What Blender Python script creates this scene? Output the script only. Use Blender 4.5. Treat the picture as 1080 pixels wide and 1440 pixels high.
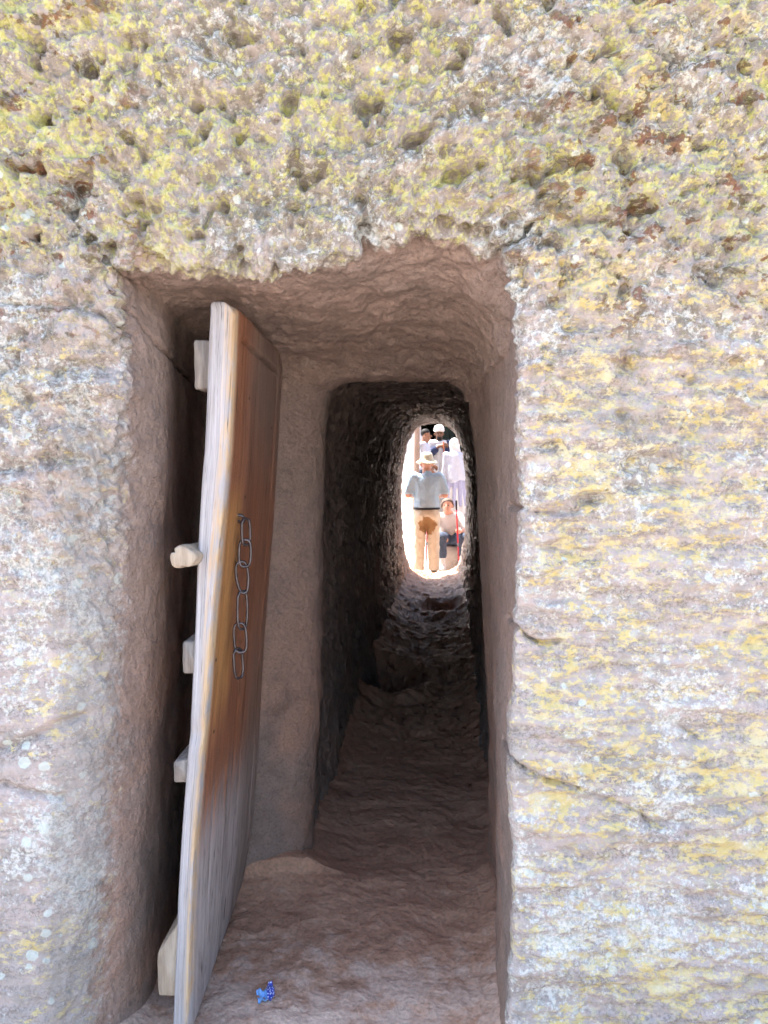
import bpy, math, random
import numpy as np

# ------------------------------------------------------------------ clear, camera, sky, sun, exposure
for o in list(bpy.data.objects):
    bpy.data.objects.remove(o)
SC = bpy.context.scene
COL = SC.collection

F_PX, CX, CY, CAM_H = 1165.0, 540.0, 720.0, 1.6      # photograph: 1080 x 1440, horizon near row 644
TILT = math.radians(3.7)
cam = bpy.data.cameras.new('camera')
cam.sensor_fit = 'VERTICAL'
cam.sensor_height = 36.0
cam.lens = F_PX / 1440.0 * 36.0
cam.clip_start = 0.05
cam.clip_end = 2000
cam_ob = bpy.data.objects.new('camera', cam)
COL.objects.link(cam_ob)
cam_ob.location = (0, 0, CAM_H)
cam_ob.rotation_euler = (math.pi / 2 - TILT, 0, 0)
SC.camera = cam_ob

SUN_TO = np.array([-0.36, 0.30, 0.88])               # towards the sun: high, from the left, a little beyond the wall
SUN_TO = SUN_TO / np.linalg.norm(SUN_TO)
SUN_EL = math.asin(SUN_TO[2])
SUN_AZ = math.atan2(SUN_TO[0], SUN_TO[1])
world = bpy.data.worlds.new('World')
SC.world = world
world.use_nodes = True
wn = world.node_tree
wn.nodes.clear()
sky = wn.nodes.new('ShaderNodeTexSky')
sky.sky_type = 'NISHITA'
sky.sun_disc = False
sky.sun_elevation = SUN_EL
sky.sun_rotation = SUN_AZ
sky.dust_density = 3.0
sky.ozone_density = 0.9
bg = wn.nodes.new('ShaderNodeBackground')
bg.inputs['Strength'].default_value = 0.13
wo = wn.nodes.new('ShaderNodeOutputWorld')
wn.links.new(sky.outputs[0], bg.inputs[0])
wn.links.new(bg.outputs[0], wo.inputs[0])

sun = bpy.data.lights.new('sun', 'SUN')
sun.energy = 3.6
sun.angle = math.radians(0.53)
sun.color = (1.0, 0.955, 0.89)
sun_ob = bpy.data.objects.new('sun', sun)
COL.objects.link(sun_ob)
sun_ob.location = (-4, 2, 12)
from mathutils import Vector
sun_ob.rotation_euler = Vector((-SUN_TO).tolist()).to_track_quat('-Z', 'Y').to_euler()

SC.view_settings.view_transform = 'Standard'
SC.view_settings.look = 'None'
SC.view_settings.gamma = 1.0
SC.view_settings.use_curve_mapping = False
SC.view_settings.exposure = 2.5

SC.cycles.use_denoising = True
try:
    SC.cycles.denoiser = 'OPENIMAGEDENOISE'
    SC.cycles.denoising_input_passes = 'RGB_ALBEDO_NORMAL'
    SC.cycles.denoising_prefilter = 'FAST'
except Exception:
    pass
SC.cycles.max_bounces = 8
SC.cycles.diffuse_bounces = 6
SC.cycles.glossy_bounces = 3
SC.cycles.use_adaptive_sampling = True
SC.cycles.adaptive_threshold = 0.015
SC.cycles.caustics_reflective = False
SC.cycles.sample_clamp_indirect = 8.0

# ------------------------------------------------------------------ helpers
CT, ST = math.cos(TILT), math.sin(TILT)

def P(px, py, Y):
    """point of the photograph's pixel on the vertical plane at distance Y"""
    a = (px - CX) / F_PX
    b = (CY - py) / F_PX
    dy = CT + b * ST
    dz = -ST + b * CT
    k = Y / dy
    return (a * k, Y, CAM_H + dz * k)

RNG = np.random.RandomState(7)
GRAD = RNG.normal(size=(256, 3)).astype(np.float32)
GRAD /= np.linalg.norm(GRAD, axis=1)[:, None]

def pnoise(p, seed=0):
    """gradient noise of an (n,3) float array, about -1..1"""
    p = p.astype(np.float32)
    i = np.floor(p).astype(np.int32)
    f = p - i
    u = f * f * f * (f * (f * 6 - 15) + 10)
    out = np.zeros(len(p), np.float32)
    ix = [(i[:, 0] + d).astype(np.uint32) * np.uint32(73856093) for d in (0, 1)]
    iy = [(i[:, 1] + d).astype(np.uint32) * np.uint32(19349663) for d in (0, 1)]
    iz = [(i[:, 2] + d).astype(np.uint32) * np.uint32(83492791) for d in (0, 1)]
    s = np.uint32((seed * 2654435761) % (2 ** 32))
    for a in (0, 1):
        wx = u[:, 0] if a else 1 - u[:, 0]
        for b in (0, 1):
            wxy = wx * (u[:, 1] if b else 1 - u[:, 1])
            hab = ix[a] ^ iy[b] ^ s
            for c in (0, 1):
                h = hab ^ iz[c]
                h ^= h >> np.uint32(13)
                h = h * np.uint32(1274126177)
                h ^= h >> np.uint32(16)
                g = GRAD[(h & np.uint32(255)).astype(np.intp)]
                d = g[:, 0] * (f[:, 0] - a) + g[:, 1] * (f[:, 1] - b) + g[:, 2] * (f[:, 2] - c)
                out += d * wxy * (u[:, 2] if c else 1 - u[:, 2])
    return out * 1.6

def fbm(p, scale, octv=4, gain=0.5, seed=0, ridge=False, stretch=(1, 1, 1)):
    q = p * (np.array(stretch, np.float32) * scale)
    amp, tot, nrm = 1.0, np.zeros(len(p), np.float32), 0.0
    for k in range(octv):
        n = pnoise(q, seed + k * 17)
        if ridge:
            n = 1 - 2 * np.abs(n)
        tot += amp * n
        nrm += amp
        amp *= gain
        q = q * 2.03 + 11.7
    return tot / nrm

def sstep(a, b, x):
    t = np.clip((x - a) / (b - a), 0, 1)
    return t * t * (3 - 2 * t)

def mesh_np(name, verts, quads, mat=None, parent=None, smooth=True, normals=None, attrs=None, tris=False):
    """numpy arrays -> ONE linked mesh object"""
    me = bpy.data.meshes.new(name)
    verts = np.ascontiguousarray(verts, np.float32)
    quads = np.ascontiguousarray(quads, np.int32)
    k = quads.shape[1]
    me.vertices.add(len(verts))
    me.vertices.foreach_set('co', verts.ravel())
    me.loops.add(quads.size)
    me.loops.foreach_set('vertex_index', quads.ravel())
    me.polygons.add(len(quads))
    me.polygons.foreach_set('loop_start', np.arange(0, quads.size, k, dtype=np.int32))
    me.update(calc_edges=True)
    if smooth:
        me.shade_smooth()
    else:
        me.shade_flat()
    if normals is not None:
        me.normals_split_custom_set_from_vertices(normals)
    for an, av in (attrs or {}).items():
        at = me.attributes.new(an, 'FLOAT', 'POINT')
        at.data.foreach_set('value', np.ascontiguousarray(av, np.float32))
    if mat:
        me.materials.append(mat)
    ob = bpy.data.objects.new(name, me)
    COL.objects.link(ob)
    if parent:
        ob.parent = parent
    return ob

def grid_quads(nr, nc, wrap_r=False, wrap_c=False):
    r = np.arange(nr if wrap_r else nr - 1)
    c = np.arange(nc if wrap_c else nc - 1)
    R, C = np.meshgrid(r, c, indexing='ij')
    R2, C2 = (R + 1) % nr, (C + 1) % nc
    return np.stack([R * nc + C, R * nc + C2, R2 * nc + C2, R2 * nc + C], -1).reshape(-1, 4)

def tag(o, label=None, cat=None, group=None, kind=None):
    if label: o['label'] = label
    if cat: o['category'] = cat
    if group: o['group'] = group
    if kind: o['kind'] = kind
    return o

def empty(name, loc=(0, 0, 0)):
    o = bpy.data.objects.new(name, None)
    o.empty_display_size = 0.1
    COL.objects.link(o)
    o.location = loc
    return o

def own(o, parent):
    """parent a mesh built in world space under an Empty (unrotated) without moving it"""
    o.parent = parent
    l = parent.location
    o.location = (o.location.x - l.x, o.location.y - l.y, o.location.z - l.z)
    return o

def tube(path, r, seg=8, closed=False, radii=None):
    """swept round tube: returns verts, quads (numpy)"""
    path = np.asarray(path, float)
    n = len(path)
    if closed:
        T = np.roll(path, -1, 0) - np.roll(path, 1, 0)
    else:
        T = np.gradient(path, axis=0)
    T /= np.linalg.norm(T, axis=1)[:, None] + 1e-12
    up = np.array([0.13, 0.31, 0.94]) if abs(T[:, 2]).mean() < 0.8 else np.array([0.95, 0.3, 0.1])
    V = []
    for i in range(n):
        a = np.cross(T[i], up); a /= np.linalg.norm(a)
        b = np.cross(T[i], a)
        rr = radii[i] if radii is not None else r
        for k in range(seg):
            t = 2 * math.pi * k / seg
            V.append(path[i] + rr * (math.cos(t) * a + math.sin(t) * b))
    Q = grid_quads(n, seg, wrap_r=closed, wrap_c=True)
    if not closed:
        m = len(V)
        V.append(path[0] - T[0] * (radii[0] if radii is not None else r) * .4)
        V.append(path[-1] + T[-1] * (radii[-1] if radii is not None else r) * .4)
        c0 = [[m, (k + 1) % seg, k, k] for k in range(seg)]
        base = (n - 1) * seg
        c1 = [[m + 1, base + k, base + (k + 1) % seg, base + (k + 1) % seg] for k in range(seg)]
        # triangles written as quads with a midpoint would be degenerate: split the fans in pairs instead
        fan0 = [[m, (k + 2) % seg, (k + 1) % seg, k] for k in range(0, seg, 2)]
        fan1 = [[m + 1, base + k, base + (k + 1) % seg, base + (k + 2) % seg] for k in range(0, seg, 2)]
        Q = np.concatenate([Q, fan0, fan1])
    return np.array(V), Q

# ------------------------------------------------------------------ node helpers
class NT:
    def __init__(s, name, rough=0.9, spec=0.25):
        s.m = bpy.data.materials.new(name)
        s.m.use_nodes = True
        s.t = s.m.node_tree
        s.t.nodes.clear()
        s.out = s.t.nodes.new('ShaderNodeOutputMaterial')
        s.b = s.t.nodes.new('ShaderNodeBsdfPrincipled')
        s.t.links.new(s.b.outputs[0], s.out.inputs[0])
        s.b.inputs['Roughness'].default_value = rough
        s.b.inputs['Specular IOR Level'].default_value = spec
        tc = s.t.nodes.new('ShaderNodeTexCoord')
        s.obj = tc.outputs['Object']
    def set(s, key, v):
        s._in(s.b.inputs[key], v)
    def _in(s, sock, v):
        if isinstance(v, bpy.types.NodeSocket):
            s.t.links.new(v, sock)
        elif isinstance(v, (tuple, list)):
            sock.default_value = tuple(v) + ((1.0,) if len(v) == 3 and sock.type == 'RGBA' else ())
        else:
            sock.default_value = v
    def map(s, scale=(1, 1, 1), loc=(0, 0, 0), vec=None, rot=(0, 0, 0)):
        n = s.t.nodes.new('ShaderNodeMapping')
        s.t.links.new(vec or s.obj, n.inputs[0])
        n.inputs['Scale'].default_value = scale
        n.inputs['Location'].default_value = loc
        n.inputs['Rotation'].default_value = rot
        return n.outputs[0]
    def noise(s, scale, detail=4, rough=0.55, vec=None, dist=0.0, off=None):
        n = s.t.nodes.new('ShaderNodeTexNoise')
        v = vec or s.obj
        if off is not None:
            v = s.map(loc=(off, off * 1.7, off * 0.6), vec=v)
        s.t.links.new(v, n.inputs['Vector'])
        n.inputs['Scale'].default_value = scale
        n.inputs['Detail'].default_value = detail
        n.inputs['Roughness'].default_value = rough
        n.inputs['Distortion'].default_value = dist
        return n.outputs[0]
    def voro(s, scale, feature='F1', vec=None, rand=1.0, out='Distance'):
        n = s.t.nodes.new('ShaderNodeTexVoronoi')
        n.feature = feature
        s.t.links.new(vec or s.obj, n.inputs['Vector'])
        n.inputs['Scale'].default_value = scale
        n.inputs['Randomness'].default_value = rand
        return n.outputs[out]
    def math(s, op, a, b=0.0, c=0.0, clamp=False):
        n = s.t.nodes.new('ShaderNodeMath')
        n.operation = op
        n.use_clamp = clamp
        s._in(n.inputs[0], a); s._in(n.inputs[1], b); s._in(n.inputs[2], c)
        return n.outputs[0]
    def mul(s, a, b): return s.math('MULTIPLY', a, b)
    def add(s, a, b): return s.math('ADD', a, b)
    def step(s, x, a, b):
        n = s.t.nodes.new('ShaderNodeMapRange')
        n.interpolation_type = 'SMOOTHSTEP'
        s._in(n.inputs[0], x)
        n.inputs[1].default_value = a
        n.inputs[2].default_value = b
        return n.outputs[0]
    def ramp(s, x, stops):
        n = s.t.nodes.new('ShaderNodeValToRGB')
        s._in(n.inputs[0], x)
        e = n.color_ramp.elements
        while len(e) < len(stops): e.new(0.5)
        for k, (p, c) in enumerate(stops):
            e[k].position = p
            e[k].color = tuple(c) + (1.0,)
        return n.outputs[0]
    def mix(s, f, a, b, mode='MIX'):
        n = s.t.nodes.new('ShaderNodeMix')
        n.data_type = 'RGBA'
        n.blend_type = mode
        s._in(n.inputs[0], f); s._in(n.inputs[6], a); s._in(n.inputs[7], b)
        return n.outputs[2]
    def attr(s, name):
        n = s.t.nodes.new('ShaderNodeAttribute')
        n.attribute_name = name
        return n.outputs['Fac']
    def xyz(s, vec=None):
        n = s.t.nodes.new('ShaderNodeSeparateXYZ')
        s.t.links.new(vec or s.obj, n.inputs[0])
        return n.outputs
    def comb(s, x, y, z):
        n = s.t.nodes.new('ShaderNodeCombineXYZ')
        s._in(n.inputs[0], x); s._in(n.inputs[1], y); s._in(n.inputs[2], z)
        return n.outputs[0]
    def bump(s, h, strength=0.5, dist=0.01, prev=None):
        n = s.t.nodes.new('ShaderNodeBump')
        n.inputs['Strength'].default_value = strength
        s._in(n.inputs['Distance'], dist)
        s.t.links.new(h, n.inputs['Height'])
        if prev: s.t.links.new(prev, n.inputs['Normal'])
        return n.outputs[0]

def plain(name, col, rough=0.8, var=0.15, scale=30, spec=0.25, bump=0.0, metal=0.0):
    t = NT(name, rough, spec)
    n = t.noise(scale, 5, 0.6)
    c2 = tuple(max(0, x * (1 - var)) for x in col)
    c3 = tuple(min(1, x * (1 + var)) for x in col)
    t.set('Base Color', t.ramp(n, [(0.3, c2), (0.7, c3)]))
    t.b.inputs['Metallic'].default_value = metal
    if bump:
        t.set('Normal', t.bump(n, 0.6, bump))
    return t.m

# ------------------------------------------------------------------ materials of the rock
def rock_material():
    t = NT('weathered_tuff', 0.92, 0.2)
    X, Y, Z = t.xyz()
    face = t.attr('face')            # 1 on the weathered outer face, 0 inside the doorway and passage
    deep = t.attr('deep')            # 1 in the passage
    # --- bare rock
    n1 = t.noise(3.2, 3, 0.6)
    n2 = t.noise(17, 4, 0.68, off=3.1)
    n3 = t.noise(110, 2, 0.7, off=9.0)
    lay = t.noise(9, 4, 0.65, vec=t.map((0.35, 0.5, 3.2), rot=(0, 0.06, 0)))
    mixn = t.add(t.mul(n1, 0.5), t.mul(n2, 0.5))
    rock = t.ramp(mixn, [(0.30, (0.26, 0.235, 0.205)), (0.44, (0.47, 0.435, 0.40)), (0.56, (0.58, 0.50, 0.465)), (0.70, (0.67, 0.625, 0.525))])
    rock = t.mix(t.mul(t.step(lay, 0.42, 0.66), 0.45), rock, (0.41, 0.38, 0.375))
    rock = t.mix(t.math('MAXIMUM', t.step(n3, 0.34, 0.58), t.step(lay, 0.62, 0.40)), t.mix(0.55, rock, (0.17, 0.145, 0.12)), rock)
    # --- inner carved stone: warm brown red
    inner = t.ramp(mixn, [(0.3, (0.24, 0.165, 0.13)), (0.46, (0.43, 0.29, 0.225)), (0.6, (0.51, 0.33, 0.245)), (0.74, (0.55, 0.42, 0.34))])
    grey = t.step(t.noise(2.0, 3, 0.55, vec=t.map((1.2, 0.5, 0.8), loc=(4, 1, 2))), 0.44, 0.60)
    inner = t.mix(t.mul(t.math('MAXIMUM', grey, t.mul(t.step(Z, 0.5, 1.5), 0.85)), 0.7), inner, t.mix(n2, (0.13, 0.113, 0.10), (0.44, 0.385, 0.35)))
    inner = t.mix(t.step(n3, 0.28, 0.55), t.mix(0.35, inner, (0.09, 0.07, 0.06)), inner)
    soot_shade = t.mix(t.step(n2, 0.35, 0.7), (0.10, 0.080, 0.070), (0.26, 0.20, 0.165))
    inner = t.mix(t.attr('soot_shade'), inner, soot_shade)  # soot on the ceiling, and passage darkness painted on the near side walls
    # --- lichens and moss, each with a territory of its own
    up = t.step(Z, 1.75, 2.30)
    right = t.step(X, 0.28, 0.42)
    hi1 = t.noise(46, 4, 0.75, off=5)
    hi2 = t.noise(34, 4, 0.75, vec=t.map((0.75, 1, 1.4), loc=(2, 7, 8)))
    lo1 = t.noise(4.6, 2, 0.6, off=21)
    lo2 = t.noise(4.2, 2, 0.6, vec=t.map((0.8, 1, 1.6), loc=(31, 3, 5)))
    yg = t.step(t.add(t.add(t.mul(lo1, 0.40), t.mul(hi1, 1.15)), t.mul(up, 0.05)), 0.815, 0.94)
    yg = t.mul(yg, t.math('MAXIMUM', up, t.mul(right, 0.3)))
    yo = t.step(t.add(t.add(t.mul(lo2, 0.45), t.mul(hi2, 0.95)), t.add(t.mul(right, 0.075), t.mul(up, -0.06))), 0.765, 0.86)
    wpatch = t.step(t.add(t.add(t.mul(lo1, -0.6), t.mul(up, -0.035)), t.mul(t.noise(46, 4, 0.78, off=70), 0.9)), 0.17, 0.27)
    # round pale crusts, most of them low on the left
    wobv = t.comb(t.add(X, t.mul(hi1, 0.016)), Y, t.add(Z, t.mul(hi2, 0.016)))
    vn = t.t.nodes.new('ShaderNodeTexVoronoi')
    t.t.links.new(wobv, vn.inputs['Vector']); vn.inputs['Scale'].default_value = 24
    rad = t.xyz(vn.outputs['Color'])
    leftlow = t.mul(t.step(X, -0.55, -0.70), t.step(Z, 1.75, 1.35))
    rsize = t.add(t.mul(rad[0], 0.62), t.add(-0.28, t.mul(leftlow, 0.10)))
    wcirc = t.mul(t.step(t.add(rsize, t.mul(vn.outputs['Distance'], -1.0)), 0.0, 0.07), t.step(t.add(lo2, t.mul(leftlow, 0.2)), 0.45, 0.55))
    side = t.math('MAXIMUM', t.step(X, 0.10, 0.50), t.step(X, -0.40, -0.75))
    rust = t.step(t.add(t.mul(t.noise(15, 3, 0.6, vec=t.map((0.75, 1, 1.35), loc=(5, 5, 1))), 1.0), t.mul(hi1, 0.35)), 0.745, 0.80)
    rust = t.mul(t.mul(rust, t.step(Z, 1.55, 2.1)), t.mul(side, t.step(hi2, 0.36, 0.46)))
    dark = t.step(t.add(t.mul(lo1, -0.35), t.mul(t.noise(19, 4, 0.72, off=29), 0.9)), 0.25, 0.38)
    dark = t.mul(dark, t.step(Z, 0.9, 2.1))
    c = t.mix(t.mul(up, 0.42), rock, t.mix(n2, (0.20, 0.175, 0.14), (0.56, 0.50, 0.41)))
    c = t.mix(t.mul(dark, 0.7), c, t.mix(n3, (0.12, 0.105, 0.08), (0.34, 0.31, 0.23)))
    c = t.mix(t.mul(yg, 0.75), c, t.mix(t.step(n3, 0.35, 0.65), (0.60, 0.62, 0.15), (0.74, 0.73, 0.32)))
    c = t.mix(t.mul(yo, 0.75), c, t.mix(t.step(n2, 0.42, 0.62), (0.78, 0.65, 0.25), (0.78, 0.72, 0.44)))
    c = t.mix(t.mul(wpatch, 0.75), c, t.mix(t.step(n3, 0.35, 0.6), (0.50, 0.54, 0.50), (0.82, 0.84, 0.79)))
    c = t.mix(t.mul(wcirc, 0.8), c, t.mix(n3, (0.60, 0.70, 0.64), (0.78, 0.84, 0.78)))
    c = t.mix(t.mul(rust, 0.85), c, t.mix(t.step(n2, 0.42, 0.58), t.mix(n3, (0.06, 0.04, 0.02), (0.24, 0.19, 0.12)), t.mix(n3, (0.10, 0.035, 0.02), (0.32, 0.13, 0.07))))
    # green grey algae streak where the water runs round the left jamb
    edge = t.attr('algae')
    en = t.add(edge, t.mul(t.add(t.noise(14, 3, 0.65, vec=t.map((1, 1, 0.35))), -0.5), 0.9))
    c = t.mix(t.mul(t.step(en, 0.45, 0.85), 0.45), c, t.mix(n2, (0.20, 0.195, 0.175), (0.44, 0.42, 0.375)))
    fn = t.add(face, t.add(t.mul(t.add(hi1, -0.5), 0.8), t.mul(t.add(n2, -0.5), 0.8)))
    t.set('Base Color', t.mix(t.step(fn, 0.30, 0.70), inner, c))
    # --- relief too fine for the mesh
    b0 = t.bump(t.mul(t.noise(1.0, 3, 0.65, vec=t.map((26, 62, 13))), deep), 0.8, 0.02)
    t.set('Normal', t.bump(t.noise(44, 5, 0.72, off=50), 0.9, 0.022, b0))
    t.set('Roughness', t.mix(deep, (0.95, 0.95, 0.95), (0.30, 0.30, 0.30)))
    t.set('Specular IOR Level', t.add(0.25, t.mul(deep, 0.6)))
    return t.m

def earth_material(name, dusty=True):
    t = NT(name, 0.9, 0.65)
    X, Y, Z = t.xyz()
    n1 = t.noise(2.6, 4, 0.6, off=2)
    n2 = t.noise(12, 6, 0.65, off=6)
    n3 = t.noise(80, 5, 0.7)
    c = t.ramp(t.add(t.mul(n1, 0.5), t.mul(n2, 0.5)),
               [(0.3, (0.36, 0.20, 0.125)), (0.46, (0.60, 0.335, 0.215)), (0.6, (0.70, 0.42, 0.275)), (0.75, (0.74, 0.53, 0.40))])
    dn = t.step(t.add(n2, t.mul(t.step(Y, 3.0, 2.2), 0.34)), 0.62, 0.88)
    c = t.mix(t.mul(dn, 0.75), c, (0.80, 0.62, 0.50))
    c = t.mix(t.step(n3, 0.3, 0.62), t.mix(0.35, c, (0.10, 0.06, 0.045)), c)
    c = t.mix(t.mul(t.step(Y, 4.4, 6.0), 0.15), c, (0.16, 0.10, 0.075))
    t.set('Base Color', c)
    t.set('Normal', t.bump(t.add(n3, t.mul(n2, 1.2)), 0.7, 0.014))
    t.set('Roughness', t.mix(t.step(Y, 3.6, 5.0), (0.95, 0.95, 0.95), (0.30, 0.30, 0.30)))
    return t.m

ROCK = rock_material()
EARTH = earth_material('trodden_red_earth')

# ------------------------------------------------------------------ the rock: one closed loft of rings
# ring = left side (bottom to top), top (left to right), right side (top to bottom), bottom
NL, NTOP, NR, NB = 400, 380, 400, 36
SIDES = (NL, NTOP, NR, NB)

def resample(pts, n, close_end=False):
    pts = np.array(pts, float)
    d = np.r_[0, np.cumsum(np.linalg.norm(np.diff(pts, axis=0), axis=1))]
    s = np.linspace(0, d[-1], n + 1)[:n]
    return np.stack([np.interp(s, d, pts[:, k]) for k in range(3)], 1)

def ring(left, top, right):
    """three polylines of points, each ending where the next one starts"""
    l = list(left) + [top[0]]
    tp = list(top) + [right[0]]
    r = list(right)
    b = [right[-1], left[0]]
    return np.concatenate([resample(l, NL), resample(tp, NTOP), resample(r, NR), resample(b, NB)])

def rect(x0, x1, z0, z1, y):
    # tops leave with matched proportions
    return ring([(x0, y, z0), (x0, y, z1)], [(x0, y, z1), (x1, y, z1)], [(x1, y, z1), (x1, y, z0)])

def low(p, z=-0.18):
    return (p[0], p[1], z)

YF = 2.0
def pl(lst, Y): return [P(a, b, Y) for a, b in lst]
l1 = pl([(104, 1380), (116, 1250), (126, 1100), (134, 900), (142, 700), (152, 560), (160, 470), (152, 400)], YF)
L1 = ring([low(P(92, 1500, YF))] + l1,
          pl([(142, 374), (210, 366), (283, 372), (393, 378), (442, 366), (500, 338), (590, 305), (650, 314), (712, 338)], YF),
          pl([(722, 346), (729, 420), (735, 490), (727, 565), (734, 680), (728, 780), (722, 880), (719, 1000), (717, 1080), (723, 1200), (720, 1330), (713, 1420)], YF) + [low(P(708, 1500, YF))])
YM = 2.25
LM = ring([low(P(205, 1400, YM))] + pl([(215, 1250), (225, 1100), (234, 900), (238, 700), (240, 560), (236, 470)], YM),
          pl([(222, 410), (300, 403), (420, 408), (520, 398), (600, 392), (652, 410), (692, 447)], YM),
          pl([(716, 497), (710, 570), (712, 700), (708, 900), (705, 1100), (705, 1300)], YM) + [low(P(702, 1400, YM))])
YB = 3.0
L2 = ring([(-0.74, YB, -0.18), (-0.72, YB, 0.6), (-0.70, YB, 1.3)] + pl([(285, 520)], YB),
          pl([(305, 498), (400, 494), (520, 498), (630, 502), (655, 510)], YB - 0.02),
          pl([(672, 540), (676, 600), (684, 800), (694, 1000), (697, 1100), (698, 1200)], YB - 0.08) + [(0.405, YB - .08, -0.18)])
Y3 = 3.06
L3 = ring([low(P(424, 1260, Y3))] + pl([(430, 1180), (440, 1000), (449, 800), (455, 640), (458, 556)], Y3),
          pl([(464, 540), (490, 531), (560, 527), (630, 529), (650, 536)], Y3),
          pl([(660, 560), (666, 640), (674, 760), (682, 900), (689, 1050), (691, 1200)], Y3) + [(0.40, Y3, -0.18)])
def oval(y, cx, hw, zt, zb, e=3.0, lean=0.0):
    pts = []
    zc, hh = (zt + zb) / 2, (zt - zb) / 2
    def q(a):
        ca, sa = math.cos(a), math.sin(a)
        r = (abs(ca) ** e + abs(sa) ** e) ** (-1 / e)
        return (cx + hw * r * ca + lean * hh * r * sa, y, zc + hh * r * sa)
    A = lambda d0, d1, n: [q(math.radians(d0 + (d1 - d0) * k / n)) for k in range(n + 1)]
    l = A(245, 125, 24)
    tp = A(125, 55, 16)
    r = A(55, -65, 24)
    return ring(l[:-1], tp[:-1], r)
L3b = L3.copy(); L3b[:, 1] += 0.16
L3b[:, 0] += 0.012
L4 = oval(3.42, 0.10, 0.43, 1.99, -0.35, 5)
L5 = oval(4.6, 0.17, 0.41, 1.98, -0.3, 4)
L6 = oval(7.5, 0.405, 0.43, 2.02, -0.26, 3.2)
L7 = oval(10.2, 0.61, 0.44, 2.06, -0.2, 2.7)
def far_ring():
    Y = 11.3
    z = lambda x, y: (540 + x / 5.76, 580 + y / 5.76)
    l = [z(330, 1318), z(250, 1262), z(190, 1135), z(172, 1000), z(158, 700), z(163, 400), z(188, 230)]
    tp = [z(245, 150), z(330, 112), z(430, 98), z(520, 112)]
    r = [z(600, 195), z(645, 310), z(668, 500), z(662, 750), z(632, 1000), z(590, 1150), z(500, 1295), z(480, 1318)]
    return ring(pl(l, Y), pl(tp, Y), pl(r, Y))
L8 = far_ring()
R1 = rect(-1.25, 1.35, -0.3, 3.05, YF)
R1[:, 1] += 0.0
R0 = rect(-9.0, 11.0, -0.5, 6.0, YF + 0.25)
B1 = rect(-0.9, 2.6, -0.35, 3.0, 11.55)
B0 = rect(-9.0, 11.0, -0.5, 6.0, 11.8)

keys = [R0, R1, L1, LM, L2, L3, L3b, L4, L5, L6, L7, L8, B1, B0]
#        outer  face recess frame throat  tunnel...
cnt = [26, 160, 44, 100, 34, 22, 34, 130, 190, 110, 60, 24, 8]
powr = [0.45, 1, 1, 1, 1, 1, 1, 1.15, 1.1, 1, 1, 1, 1]
rings, segid, segt = [], [], []
for k in range(len(keys) - 1):
    for j in range(cnt[k]):
        t = (j / cnt[k]) ** powr[k]
        rings.append(keys[k] * (1 - t) + keys[k + 1] * t)
        segid.append(k); segt.append(t)
# closing the loop over the top, sides and underside of the block
for j in range(10):
    t = j / 10
    rings.append(keys[-1] * (1 - t) + keys[0] * t)
    segid.append(13); segt.append(t)
G = np.array(rings, np.float32)
segid = np.array(segid); segt = np.array(segt)
nR, nC = G.shape[:2]
side_id = np.concatenate([np.full(n, k) for k, n in enumerate(SIDES)])
side_t = np.concatenate([np.arange(n) / n for n in SIDES])

def gauss_rows(A, sig):
    r = int(sig * 3)
    w = np.exp(-0.5 * (np.arange(-r, r + 1) / sig) ** 2); w /= w.sum()
    out = np.zeros_like(A)
    for k, ww in zip(range(-r, r + 1), w):
        out += ww * np.roll(A, -k, 0)
    return out
def gauss_cols(A, sig):
    r = int(sig * 3)
    w = np.exp(-0.5 * (np.arange(-r, r + 1) / sig) ** 2); w /= w.sum()
    out = np.zeros_like(A)
    for k, ww in zip(range(-r, r + 1), w):
        out += ww * np.roll(A, -k, 1)
    return out
row = np.arange(nR)
start = np.r_[0, np.cumsum(cnt)]
def near_row(r0, w): return np.exp(-0.5 * ((row - r0) / w) ** 2)
S3, S14, S28 = gauss_rows(G, 3.0), gauss_rows(G, 15.0), gauss_rows(G, 28.0)
ang_left = np.where(side_id == 0, 1.0 - 0.75 * sstep(0.70, 0.95, side_t), np.where(side_id == 3, 0.5, 0.0))
ang_left = np.where(side_id == 1, 0.25 * (1 - sstep(0, 0.2, side_t)), ang_left)
ang_top = np.where(side_id == 1, 0.30 + 0.5 * sstep(0.55, 0.8, side_t), 0.0)
w1 = np.clip(near_row(start[2] + 6, 40)[:, None] * (ang_left + ang_top)[None, :], 0, 1)
w2 = near_row(start[4], 22)[:, None] * np.where(side_id == 1, 0.8, 0.55)[None, :]
w3 = near_row(start[5] + 4, 18)[:, None] * np.where(side_id == 0, 0.9, 0.3)[None, :]
wt = (row > start[7])[:, None] * np.ones(nC)[None, :] * 0.9
W = np.clip(w1 + w2 + w3 + wt, 0, 1)[..., None].astype(np.float32)
keep = ((row < start[1] - 4) | (row >= start[12] - 2))[:, None, None]
G2 = S3 * (1 - W) + S14 * W
W4 = (near_row(start[2] + 14, 46)[:, None] * np.where(side_id == 0, sstep(0.88, 0.6, side_t), 0)[None, :])[..., None].astype(np.float32)
G2 = G2 * (1 - W4) + S28 * W4
G = np.where(keep, G, G2)
# rounding of the loops' own corners
gc = gauss_cols(G, 9.0)
wc = (np.isin(segid, [3, 4, 5, 6, 7, 8, 9, 10, 11]).astype(np.float32))
wc = np.convolve(wc, np.ones(9) / 9, 'same')[:, None, None]
wc = wc * np.where(side_id == 3, 0.0, 1.0)[None, :, None]
G = (G * (1 - wc) + gc * wc).astype(np.float32)

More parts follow.
